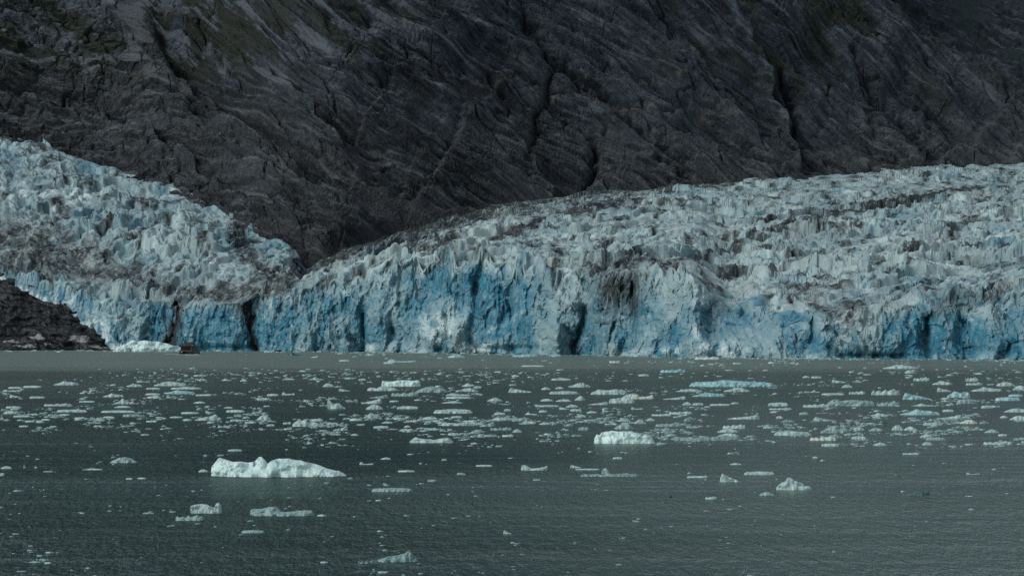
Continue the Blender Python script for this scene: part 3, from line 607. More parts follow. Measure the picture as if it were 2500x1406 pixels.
# ------------------------------------------------------------------ bare rock on the left shore
def build_shore():
    px = np.arange(-280, 345, 1.6); nc = len(px); s = np.linspace(0, 1, 150) ** 1.1; nr = len(s)
    pyl = np.interp(px, *np.array(FBASE_L, float).T); yl = np.full(nc, 1930.0)
    for _ in range(6): yl = shore_Y(px, at(px, pyl, yl)[1])
    topz = np.maximum(at(px, pyl, yl)[1] + 1.5 + 5.0 * fbm(px / 16, px * 0, 4, 419), 3.4) * sstep(345, 318, px) + 0.5
    Zs = -3 + (topz[None] + 3) * s[:, None]; PX = np.broadcast_to(px[None], Zs.shape)
    Y = shore_Y(PX, Zs) - 0 * PX; X = (PX - CX) / FP * Y
    q = Zs + fbm(X / 30, Zs / 20, 3, 401) * 4 + X * 0.22
    D = fbm(X / 26, Zs / 16, 4, 405) * 8 + (worley(X / 11, q / 5, 413)[4] - 0.5) * 3 + (ridged(X / 30, q / 7, 4, 407) - 0.5) * 3.2
    ph = q / 5.5 + fbm(X / 25, Zs / 12, 3, 409); fr = ph - np.floor(ph); D -= np.where(fr < 0.8, fr / 0.8, (1 - fr) / 0.2) * 2.4
    D += fbm(X / 4, Zs / 3, 4, 411) * 0.9
    V = np.stack([X, Y - D * 0.75, Zs + D * 0.45 * sstep(-3, 4, Zs)], -1).reshape(-1, 3)
    _, PY = to_px(X, Y, Zs)
    jx = PX + fbm(X / 5, Zs / 3, 3, 415) * 18; jy = PY + fbm(X / 6, Zs / 3, 3, 417) * 7
    m = np.zeros_like(X)
    for (cx, cy, rx, ry) in ((192, 829, 24, 7), (88, 826, 24, 6), (28, 835, 20, 3), (240, 846, 24, 3), (60, 846, 30, 3), (118, 838, 10, 3)):
        m = np.maximum(m, 1 - sstep(0.5, 1.1, ((jx - cx) / rx) ** 2 + ((jy - cy) / ry) ** 2))
    one = np.ones_like(X)
    o = link_mesh('shore', np_mesh('shore', V, grid_faces(nr, nc), True, {'mask': np.stack([m, m, m, one], -1).reshape(-1, 4)}), M_SHORE); tag(o, kind='structure')
build_shore()

# ------------------------------------------------------------------ ice floes
PROFILES = {
    'flat': [(0, .3), (.08, .8), (.3, .9), (.5, 1), (.75, .9), (.92, .8), (1, .25)],
    'lens': [(0, 0), (.15, .45), (.35, .85), (.55, 1), (.8, .75), (1, .1)],
    'ridge': [(0, .1), (.12, .35), (.25, .5), (.42, .95), (.5, .8), (.62, .7), (.8, .6), (.93, .45), (1, .1)],
    'peak': [(0, .1), (.1, .25), (.25, .45), (.36, .95), (.42, 1), (.5, .55), (.62, .35), (.8, .3), (1, .1)],
    'bumpy': [(0, .3), (.08, .8), (.16, .55), (.28, .75), (.36, .5), (.48, .9), (.56, .6), (.7, .85), (.78, 1), (.86, .7), (.94, .8), (1, .2)],
    'table': [(0, .7), (.03, .95), (.15, .8), (.3, .78), (.4, .95), (.6, 1), (.8, .95), (.95, .97), (.98, .8), (1, .1)],
    'dome': [(0, .1), (.12, .4), (.3, .85), (.5, 1), (.7, .85), (.88, .45), (1, .05)],
    'wedge': [(0, .15), (.1, .95), (.16, 1), (.3, .75), (.5, .55), (.75, .35), (1, .05)],
    'rwedge': [(0, .1), (.25, .35), (.5, .5), (.72, .7), (.86, 1), (.93, .9), (1, .15)],
    'teeth': [(0, .1), (.15, .35), (.35, .6), (.42, .95), (.46, .65), (.54, 1), (.58, .7), (.66, .95), (.72, .6), (.85, .45), (1, .05)],
    'knobs': [(0, .2), (.1, .9), (.2, .95), (.3, .35), (.5, .3), (.7, .4), (.86, .45), (.95, .6), (1, .1)],
}
SHAPEWORD = {'flat': 'flat', 'lens': 'smooth lens-shaped', 'ridge': 'ridged', 'peak': 'peaked', 'bumpy': 'lumpy', 'table': 'flat-topped', 'dome': 'rounded', 'wedge': 'wedge-shaped', 'rwedge': 'slanting', 'teeth': 'jagged', 'knobs': 'knobbly'}
GROUP = 'ice floes drifting in front of the glacier'
FLOES = []      # dicts, labelled at the end
def floe(x0, x1, yb, h, prof='ridge', tint='white', ratio=0.55, seed=None, label=None, short=None, name='ice_floe', rough=1.0):
    k = len(FLOES); seed = seed or 1000 + k * 7
    Yf = float(water_Y(yb)); W = (x1 - x0) / FP * Yf
    Dp = max(W * ratio, 0.3); Yc = Yf + Dp * 0.5
    pts = np.array(PROFILES[prof] if isinstance(prof, str) else prof, float)
    wr = (x1 - x0) * 0.41
    nu = int(np.clip(wr * 1.3, 12, 170)); nv = int(np.clip(wr * 0.5, 9, 40))
    u = np.linspace(0, 1, nu + 2); v = np.linspace(-1, 1, nv)
    U, Vv = np.meshgrid(u, v)
    T = np.interp(u, pts[:, 0], pts[:, 1]) + 0.045 * rough * fbm(u * 9 + seed, u * 0 + 0.3, 3, seed)
    T = np.clip(T, 0.04, None)
    ztop = at(CX, yb - h * T, Yc)[1]; ztop = np.maximum(ztop, 0.03)
    # footprint: pointed at both ends, uneven
    e = np.clip(1 - np.abs(2 * u - 1) ** 2.4, 0, 1) ** 0.6
    hd = Dp / 2 * (e * (0.8 + 0.35 * fbm(u * 4 + seed * .3, u * 0 + 7, 3, seed + 1)) + 0.02)
    cy = Dp * 0.10 * fbm(u * 3 + seed * .7, u * 0 + 3, 2, seed + 2)
    X = (np.interp(U, [0, 1], [x0, x1]) - CX) / FP * Yf
    Yw = Yc + cy[None] + hd[None] * Vv
    cr = np.clip(1 - np.abs(Vv) ** 1.8, 0, 1) ** 0.85
    hz = float(ztop.max())
    sc = max(hz, 0.15)
    n = fbm(X / (sc * 1.3) + seed, Yw / (sc * 1.8), 4, seed + 3, 0.55)
    cl = worley(X / (sc * 0.9) + seed * 0.13, Yw / (sc * 1.3), seed + 4)
    Z = ztop[None] * cr * (1 + 0.20 * rough * n * (1 - 0.6 * cr)) + rough * hz * 0.16 * (cl[2] * (cl[5] - 0.5) * 2 + cl[3] * (cl[6] - 0.5) * 2) * cr * (1 - 0.5 * (np.abs(Vv) < 0.25))
    Z = np.where(np.abs(Vv) > 0.999, -0.25 * sc - 0.1, Z)
    nz = fbm(X / (sc * 0.8) + seed * 1.3, np.maximum(Z, 0) / (sc * 0.45), 4, seed + 9, 0.6)
    Yw = Yw - (0.12 * hz * n + 0.55 * hz * nz * rough) * (Vv < 0.3)
    Z[:, 0] = -0.15; Z[:, -1] = -0.15
    P = np.stack([X, Yw, Z], -1)
    cen = np.array([X.mean(), Yc, 0.0])
    me = np_mesh(name, (P - cen).reshape(-1, 3), grid_faces(nv, nu + 2), True)
    o = link_mesh(name, me, M_BERG[tint]); o.location = cen
    FLOES.append(dict(o=o, px=(x0 + x1) / 2, py=yb - h * .4, w=x1 - x0, h=h, prof=prof if isinstance(prof, str) else 'ridge', tint=tint, label=label, short=short))
    return o
BIG = [
 (506, 843, 1165, 50, [(0, .45), (.03, .72), (.06, .95), (.12, .88), (.17, .78), (.23, .80), (.28, .70), (.325, .72), (.35, .95), (.375, 1), (.40, .85), (.415, .68), (.45, .82), (.50, .93), (.56, .92), (.66, .80), (.78, .58), (.90, .36), (.97, .2), (1, .08)], 'bright', .5,
  'largest white floe with a notched crest in the foreground', 'the largest white floe'),
 (1450, 1602, 1083, 31, [(0, .35), (.05, .75), (.1, .78), (.15, .92), (.3, 1), (.45, .95), (.6, .98), (.72, .8), (.78, .6), (.84, .72), (.9, .6), (1, .1)], 'bright', .5,
  'broad white double-humped floe with a rounded nose on its right', 'the broad double-humped floe'),
 (1684, 1896, 944, 17, [(0, .2), (.06, .7), (.2, .75), (.33, .82), (.4, 1), (.5, .88), (.56, .9), (.7, .72), (.85, .7), (.95, .55), (1, .3)], 'blue', .3,
  'longest pale blue floe lying low across the water', 'the longest blue floe'),
 (930, 1027, 943, 15, 'table', 'bright', .35, 'bright flat-topped white floe with square ends', 'the flat-topped white floe'),
 (1011, 1098, 958, 15, 'dome', 'grey', .45, 'smooth grey-blue mound of ice with thin pointed ends', 'the grey-blue mound'),
 (895, 974, 954, 11, [(0, .4), (.1, .7), (.2, .75), (.3, .5), (.45, 1), (.7, .95), (.9, .5), (1, .1)], 'white', .45, 'pale floe with a small lump on its left end', 'the floe with a lumpy end'),
 (798, 844, 998, 25, [(0, .55), (.04, 1), (.14, .9), (.25, .62), (.38, .42), (.5, .5), (.65, .52), (.8, .3), (1, .08)], 'white', .4, 'white floe with a raised horn like a swan neck', 'the horned floe'),
 (998, 1106, 1081, 15, [(0, .2), (.08, .65), (.16, 1), (.25, .75), (.45, .6), (.6, .55), (.75, .75), (.9, .8), (.98, .5), (1, .2)], 'white', .35, 'long narrow white floe with a hump at each end', 'the long narrow floe'),
 (462, 541, 1253, 27, [(0, .3), (.05, .75), (.2, .85), (.38, .9), (.55, .8), (.7, .55), (.76, .5), (.82, .9), (.9, 1), (.96, .75), (1, .3)], 'white', .5, 'white floe shaped like a sleeping swan with its head raised', 'the swan-shaped floe'),
 (606, 766, 1260, 24, [(0, .45), (.05, .75), (.2, .8), (.32, 1), (.42, .9), (.48, .5), (.55, .42), (.68, .55), (.85, .62), (.95, .6), (1, .25)], 'grey', .5, 'low grey-white floe with a hump on its left half', 'the low humped floe'),
 (426, 496, 1271, 15, 'bumpy', 'grey', .5, 'half-sunken grey floe just in front of the swan-shaped one', 'the half-sunken grey floe'),
 (264, 335, 1130, 15, 'lens', 'grey', .45, 'smooth lens-shaped grey floe alone on the left', 'the lens-shaped floe'),
 (917, 1020, 1372, 29, [(0, .15), (.15, .35), (.35, .55), (.55, .65), (.68, .75), (.76, 1), (.82, .9), (.9, .45), (.95, .5), (1, .15)], 'grey', .45, 'glassy peaked floe nearest the bottom of the view', 'the glassy peaked floe'),
 (872, 925, 1376, 12, 'bumpy', 'clear', .5, 'dark green clear ice lying at the left end of the glassy peaked floe', 'the dark clear floe'),
 (1896, 1984, 1196, 31, [(0, .15), (.06, .35), (.15, .6), (.25, .7), (.32, .97), (.42, 1), (.5, .7), (.62, .62), (.74, .58), (.8, .35), (.92, .3), (1, .1)], 'white', .5, 'stacked white floe with a knob on top at the right', 'the stacked floe with a knob'),
 (1757, 1806, 1176, 21, 'wedge', 'white', .4, 'white fin-like wedge of ice leaning left with a long tail', 'the fin-like wedge'),
 (1816, 1893, 1159, 9, 'flat', 'white', .35, 'thin flat white floe beside the fin-like wedge', 'the thin flat floe beside the wedge'),
 (1271, 1338, 1148, 14, [(0, .5), (.06, .9), (.18, 1), (.28, .65), (.4, .35), (.6, .4), (.75, .55), (.9, .6), (.97, .85), (1, .5)], 'white', .4, 'white floe with a round head and a thin tail', 'the round-headed floe'),
 (1467, 1488, 1156, 14, 'dome', 'white', .5, 'small upright white knob sitting among brash ice', 'the upright knob'),
 (1416, 1562, 1163, 9, 'bumpy', 'grey', .18, 'long broken strip of grey ice under the upright knob', 'the broken grey strip'),
 (906, 1009, 1200, 10, 'flat', 'grey', .3, 'long flat grey slab alone right of the largest white floe', 'the long flat slab'),
 (2213, 2274, 1209, 13, 'rwedge', 'clear', .5, 'clear greenish floe with a white tip far right', 'the clear floe with a white tip'),
 (2358, 2394, 1158, 6, 'knobs', 'grey', .5, 'small double grey floe on the open water far right', 'the small double floe'),
 (2156, 2240, 900, 11, 'ridge', 'white', .35, 'white ridged floe on the pale water near the right cliff', 'the ridged floe near the cliff'),
 (2204, 2276, 975, 17, 'wedge', 'blue', .4, 'pale blue wedge-shaped berg on the right', 'the pale blue wedge'),
 (2312, 2372, 970, 16, [(0, .2), (.2, .6), (.35, 1), (.55, .7), (.7, .55), (.85, .8), (1, .2)], 'blue', .4, 'twin-peaked bluish floe near the right edge', 'the twin-peaked bluish floe'),
 (2020, 2142, 991, 17, [(0, .3), (.08, .75), (.2, 1), (.3, .75), (.4, .85), (.7, .82), (.9, .75), (.96, .4), (1, .1)], 'grey', .3, 'long grey floe with a pale hump at its left end', 'the long grey floe'),
 (2140, 2198, 991, 13, 'bumpy', 'grey', .4, 'lumpy grey floe touching the right end of the long grey one', 'the lumpy grey floe'),
 (2128, 2201, 964, 15, 'bumpy', 'white', .4, 'lumpy white floe behind the pale blue wedge', 'the lumpy white floe'),
 (2370, 2450, 955, 11, 'ridge', 'white', .35, 'long ridged white floe in the upper right of the pack', 'the long ridged floe'),
 (2198, 2298, 1013, 15, 'ridge', 'blue', .35, 'wide low bluish floe with a pointed left hump', 'the wide low bluish floe'),
 (2344, 2388, 1034, 10, 'dome', 'cream', .4, 'brightest cream-white floe on the far right', 'the brightest cream floe'),
 (2003, 2082, 1057, 19, 'dome', 'grey', .4, 'translucent grey dome of ice in the right pack', 'the translucent dome'),
 (1890, 1983, 1063, 11, 'flat', 'white', .35, 'long white slab in the front right of the pack', 'the long white slab'),
 (1977, 2043, 1075, 10, 'bumpy', 'cream', .35, 'cream-coloured lumpy floe in front of the long white slab', 'the cream lumpy floe'),
 (2066, 2134, 1033, 13, 'teeth', 'clear', .5, 'jagged dark green clear ice in the right pack', 'the jagged dark green floe'),
 (2144, 2170, 1034, 9, 'dome', 'clear', .5, 'small dark clear lump right of the jagged dark green floe', None),
 (1441, 1534, 963, 13, [(0, .2), (.12, .6), (.2, .95), (.35, .9), (.5, .85), (.72, 1), (.76, .8), (.95, .7), (1, .2)], 'white', .4, 'long white slab with a step at its left end', 'the stepped white slab'),
 (1387, 1444, 945, 12, 'teeth', 'white', .4, 'white floe crowned by small teeth in the centre', 'the toothed floe'),
 (1540, 1598, 974, 12, [(0, .4), (.1, .9), (.3, 1), (.4, .4), (.6, .45), (.8, .6), (.92, 1), (1, .3)], 'cream', .4, 'cream-white saddle-shaped floe in the centre', 'the saddle-shaped floe'),
 (1402, 1431, 977, 12, 'teeth', 'white', .5, 'small spiky white floe in the middle of the pack', 'the small spiky floe'),
 (1766, 1835, 956, 12, 'teeth', 'white', .35, 'jagged white floe in front of the longest blue floe', 'the jagged floe by the blue one'),
 (1690, 1772, 968, 12, 'ridge', 'blue', .35, 'bluish ridged floe below the longest blue floe', 'the bluish ridged floe'),
 (1638, 1812, 1075, 13, 'bumpy', 'grey', .25, 'broad half-melted sheet of grey ice right of the double-humped floe', 'the half-melted grey sheet'),
 (1764, 1822, 1046, 11, 'bumpy', 'white', .4, 'lumpy white floe behind the half-melted grey sheet', None),
 (1750, 1806, 1055, 9, 'dome', 'white', .4, 'rounded white floe directly behind the half-melted grey sheet', 'the rounded floe behind the sheet'),
 (711, 786, 1041, 20, [(0, .2), (.1, .5), (.25, .95), (.35, .7), (.45, .85), (.55, .5), (.75, .55), (.9, .35), (1, .1)], 'white', .45, 'crumbling white floe with a dark hollow left of centre', 'the crumbling floe'),
 (626, 663, 1026, 14, 'dome', 'white', .5, 'small round white floe like a bun on the left', 'the bun-shaped floe'),
 (886, 931, 1021, 15, 'ridge', 'white', .45, 'compact white floe with a capped crest in the pack', 'the capped floe'),
 (892, 936, 999, 12, 'dome', 'white', .45, 'smooth domed white floe behind the capped one', 'the smooth domed floe'),
 (880, 933, 985, 13, 'rwedge', 'white', .45, 'white floe rising to a peak on its right side', 'the right-peaked floe'),
 (1057, 1155, 1009, 11, 'flat', 'white', .35, 'wide pale slab with thin ends in the centre of the pack', 'the wide pale slab'),
 (1067, 1168, 1039, 14, [(0, .5), (.08, .6), (.3, .5), (.5, .45), (.68, .6), (.82, 1), (.9, .7), (1, .3)], 'white', .35, 'long lumpy floe with its peak near the right end', 'the long lumpy floe'),
 (1169, 1209, 1041, 13, 'rwedge', 'grey', .45, 'grey fin of ice right of the long lumpy floe', None),
 (1188, 1228, 979, 10, 'teeth', 'white', .45, 'spiky little white mound in the centre of the pack', 'the spiky little mound'),
 (473, 542, 1026, 15, [(0, .1), (.2, .3), (.4, .6), (.6, .65), (.72, 1), (.8, .95), (.86, .5), (1, .2)], 'white', .45, 'white floe with a round knob on the left side of the view', 'the floe with a round knob'),
 (276, 332, 986, 14, 'peak', 'white', .45, 'white floe with one steep peak on the far left', 'the steep-peaked floe'),
 (128, 192, 940, 11, 'ridge', 'white', .4, 'bright ridged floe behind all others on the far left', 'the bright ridged floe'),
 (373, 455, 942, 11, 'dome', 'white', .4, 'broad low white mound in front of the boat', 'the broad low mound'),
 (397, 476, 961, 10, 'ridge', 'blue', .4, 'greenish-blue floe in front of the broad low mound', 'the greenish-blue floe'),
 (249, 302, 969, 10, 'ridge', 'white', .4, 'white floe with a small crest behind the steep-peaked one', 'the small-crested floe'),
 (136, 213, 1006, 7, 'flat', 'white', .3, 'long flat white floe on the far left', 'the long flat floe on the left'),
 (244, 330, 1007, 6, 'flat', 'white', .3, 'thin flat floe in front of the steep-peaked floe', 'the thin flat floe'),
 (105, 176, 991, 7, 'bumpy', 'white', .3, 'narrow floe with a row of small bumps on the left', 'the bumpy narrow floe'),
 (1612, 1676, 909, 9, 'bumpy', 'blue', .4, 'blue lumpy floe on the pale water below the cliff', 'the blue lumpy floe'),
 (1696, 1758, 877.5, 8, 'bumpy', 'cream', .4, 'bright heap of white ice against the foot of the cliff', 'the bright heap at the cliff'),
 (700, 734, 868, 9, 'peak', 'teal', .5, 'dark teal berg floating right of the boat', 'the dark teal berg'),
 (945, 1018, 884, 8, 'knobs', 'blue', .35, 'pale blue floe with end lumps on the pale water', 'the pale blue lumpy floe'),
 (1092, 1137, 873, 8, 'dome', 'blue', .4, 'pale blue hump close under the middle of the cliff', 'the pale blue hump'),
 (1273, 1331, 895, 4, 'flat', 'white', .4, 'thin white slab alone on the pale band of water', 'the thin slab on pale water'),
 (2394, 2450, 907, 4.5, 'flat', 'clear', .4, 'dark low strip of dirty ice near the right cliff', None),
 (1934, 1967, 969.5, 5, 'dome', 'clear', .5, 'dark green lump left of two in the right pack', None),
 (1977, 2006, 969, 5, 'bumpy', 'clear', .5, 'dark green lump right of its twin in the right pack', None),
]
for (x0, x1, yb, h, pr, ti, ra, lab, sh) in BIG: floe(x0, x1, yb, h, pr, ti, ra, None, lab, sh)
# the grounded berg by the boat
floe(270, 442, 858.5, 29, [(0, .1), (.06, .4), (.15, .55), (.22, .85), (.28, 1), (.36, .9), (.5, .92), (.66, .85), (.8, .6), (.93, .42), (1, .2)], 'bright', .45, None, 'large pale blue berg aground between the left rocks and the boat', 'the berg by the boat', rough=1.3)
SMALL = """18,54,948,4,flat 55,102,946,5,flat 20,52,956,4,bumpy 22,53,970,7,wedge 70,110,972,5,flat 307,348,944,9,ridge 415,492,950,5,flat 355,392,950,4,flat 353,392,964,4.5,flat 357,393,972,5,flat
476,517,966,4,flat 191,233,982,4,flat 470,503,984,4.5,lens 12,50,996,5,flat 5,43,1010,8,dome 298,343,1017,7,flat:grey 330,370,1024,8,dome:clear 275,320,995,5,lens 30,75,1018,5,flat 75,95,1013,4,dome 145,172,1014,4,flat
250,280,1020,4,flat:cream 222,255,1025,4,bumpy 440,487,1010,5,flat 550,598,1006,6,flat 570,590,1016,3,flat 378,400,1020,3,flat 413,447,1020,4,flat 545,570,996,4,ridge 480,505,929,6,ridge 540,567,929,6,peak 585,605,931,6,dome
0,8,1024,13,dome 555,592,1101,5,flat 0,30,1144,7,lens 0,12,1161,7,flat 198,252,1147,5,ridge 588,647,1301,8,flat:grey 306,325,1170,4,flat 335,358,1169,4,flat 483,511,1152,7,dome 348,378,1254,4,flat:grey 57,64,1142,11,peak 84,93,1142,7,peak
787,816,944,9,dome 826,856,955,7,wedge 1110,1169,956,10,teeth 1127,1159,943,8,ridge 1157,1177,947,5,flat 953,1024,967,11,bumpy:grey 900,948,972,9,rwedge:grey 968,1022,998,7,flat 950,975,981,4,flat 1086,1151,973,6,flat 1087,1150,966,4,flat
1076,1131,984,6,teeth 812,850,1051,12,rwedge 852,886,1027,6,flat 1025,1064,1024,7,lens 1195,1241,1026,8,ridge 855,877,1063,5,dome 687,720,964,8,knobs 650,681,966,5,flat 625,661,976,5,flat 688,720,927,5,ridge 753,793,927,7,peak 840,865,925,4,flat
757,777,873,5,rwedge 827,854,882,4,flat 935,964,888,5,flat 823,839,864.5,4,dome 891,913,868,5,dome 876,913,1134,7,knobs 927,956,1121,5,lens 970,1014,1152,5,flat 1160,1203,1138,4,flat 1228,1251,1303,9,wedge 1043,1068,1175,5,flat:grey
1391,1421,1142,8,wedge 1403,1465,1147,4,flat 1648,1719,956,7,lens 1340,1413,962,8,flat 1240,1302,958,11,wedge 1320,1345,951,6,dome 1354,1378,949,5,dome 1516,1566,973,12,dome 1617,1677,975,8,rwedge 1318,1352,979,6,dome 1355,1396,980,6,lens
1486,1551,984,13,flat 1435,1486,988,8,rwedge 1380,1413,994,8,ridge 1306,1367,993,5,flat 1364,1391,999,6,wedge 1391,1421,1003,5,flat 1280,1305,1012,7,peak 1315,1337,1006,5,flat 1430,1460,1008,6,ridge 1470,1488,1005,7,wedge 1540,1571,999,6,knobs
1665,1690,989,8,dome 1690,1719,989,6,flat 1732,1784,990,5,flat 1782,1806,986,5,lens 1633,1691,1011,8,bumpy 1775,1857,1023,11,rwedge 1548,1578,1034,10,dome 1498,1551,1047,13,dome:grey 1667,1690,1028,8,dome:grey 1750,1806,1065,8,lens
1600,1661,1041,9,bumpy:grey 1345,1395,928,5,flat 1557,1586,918,5,flat 1487,1516,886,6,bumpy 1345,1371,870,6,dome:blue 1250,1306,871,7,bumpy:blue 1676,1731,1166,5,flat 1721,1751,1218,7,bumpy 1852,1893,1209,9,dome:grey 1780,1812,1134,5,ridge
1495,1520,1120,5,flat 2208,2234,911,8,dome 2230,2271,930,10,bumpy 2276,2328,939,11,ridge 2030,2069,934,8,wedge 1980,2007,923,5,flat 1958,1979,922,5,dome 2054,2083,946,8,dome 1977,2004,958,7,peak 2355,2390,931,11,bumpy 2358,2400,940,7,bumpy
2432,2481,942,10,dome 2472,2512,952,11,dome 2287,2326,956,10,wedge 2005,2064,964,5,flat 1875,1926,991,9,flat 1960,2026,994,9,bumpy 2225,2291,991,7,peak 2335,2389,985,11,flat:grey 2430,2494,978,9,flat:blue 2450,2515,1006,10,lens 2285,2351,1023,11,rwedge
2465,2515,1025,11,dome 1985,2047,1028,11,wedge:grey 2125,2171,1016,9,ridge 2079,2112,1050,8,dome 2120,2158,1052,8,dome 2176,2206,1050,13,dome 2205,2241,1050,9,dome 2253,2291,1038,7,flat 2245,2281,1067,7,dome 2260,2312,1074,7,flat:grey 2402,2440,1056,8,lens
2436,2461,1064,5,flat 2005,2050,1089,7,flat 2130,2166,1087,7,lens 2250,2279,1086,8,dome 2400,2473,1085,9,bumpy 2078,2116,1072,8,flat 2203,2246,1109,5,bumpy 2390,2416,1034,7,dome:grey 1905,1942,1030,7,ridge:grey 1950,1975,1012,6,flat
2462,2500,968,6,flat:blue 1893,1913,1021,6,dome 2040,2066,962,9,teeth:clear 2072,2115,962,8,bumpy 1878,1935,1000,5,bumpy 2300,2330,1005,6,flat 2395,2425,996,7,flat 2440,2462,1020,6,dome 1345,1362,1037,6,dome:grey 1256,1290,1027,7,flat:grey
1250,1276,1055,8,dome 1355,1368,1057,6,peak 1288,1310,1034,6,flat 1315,1346,1036,7,ridge 1375,1400,1040,8,bumpy:grey 1410,1440,1050,8,flat:grey 1505,1540,1028,7,ridge 1575,1600,1027,7,dome 1590,1640,1015,6,bumpy 1410,1432,1018,5,flat
1130,1165,1030,6,bumpy 1205,1235,1012,5,flat 1230,1248,1003,5,flat 1100,1130,1020,5,flat 990,1020,1030,6,bumpy:cream 930,960,1033,6,ridge 960,985,1024,5,flat 690,712,1035,6,bumpy 650,672,1040,5,flat 755,790,1028,6,flat 800,826,1036,5,flat
1195,1250,1050,8,bumpy:grey 1145,1175,1058,7,dome:grey 1092,1122,1062,6,flat 1040,1068,1050,7,bumpy 975,1010,1052,6,bumpy 910,950,1045,6,flat 870,892,1038,5,bumpy 1180,1215,1066,6,flat:grey 1225,1255,1066,7,bumpy 985,1004,1043,5,dome
560,592,1028,5,flat 590,612,1021,5,dome 596,625,1033,6,bumpy 505,522,1033,5,flat 445,470,1027,5,flat 355,385,1030,5,bumpy 60,85,1030,4,flat 100,125,1026,4,flat 180,208,1022,5,bumpy 45,70,1042,4,flat 120,140,1043,4,flat"""
for tok in SMALL.split():
    a = tok.split(','); pr, _, ti = a[4].partition(':')
    floe(float(a[0]), float(a[1]), float(a[2]), float(a[3]) * 1.0, pr, ti or 'white', random.uniform(.3, .55))

def label_floes():
    lm = [f for f in FLOES if f['short']]
    used = set(f['label'] for f in FLOES if f['label'])
    buckets = {}
    for f in FLOES:
        if f['label']: continue
        best = min(lm, key=lambda g: ((g['px'] - f['px']) / 1.0) ** 2 + ((g['py'] - f['py']) * 3.0) ** 2)
        dx, dy = f['px'] - best['px'], (f['py'] - best['py']) * 3.0
        f['d'] = math.hypot(dx, dy)
        if abs(dy) > abs(dx) * 0.8: rel = 'in front of' if dy > 0 else 'behind'
        else: rel = 'right of' if dx > 0 else 'left of'
        f['rel'] = rel; buckets.setdefault((best['short'], rel), []).append(f)
    ordn = ['nearest', 'second nearest', 'third nearest', 'fourth nearest', 'fifth nearest', 'sixth nearest', 'seventh nearest', 'eighth nearest', 'ninth nearest', 'tenth nearest']
    col = {'white': 'white', 'bright': 'white', 'grey': 'grey', 'blue': 'bluish', 'clear': 'dark clear', 'cream': 'cream', 'teal': 'dark teal'}
    for (sh, rel), fs in buckets.items():
        fs.sort(key=lambda f: f['d'])
        for i, f in enumerate(fs):
            sz = 'tiny' if f['w'] < 26 else ('small' if f['w'] < 48 else 'mid-sized')
            pos = '' if len(fs) == 1 else ordn[min(i, 9)] + ' '
            f['label'] = f"{sz} {SHAPEWORD[f['prof']]} {col[f['tint']]} floe, {pos}{rel} {sh}"
    for f in FLOES: tag(f['o'], f['label'], 'ice floe', GROUP)
label_floes()
print('floes', len(FLOES), round(time.time() - T0, 1))

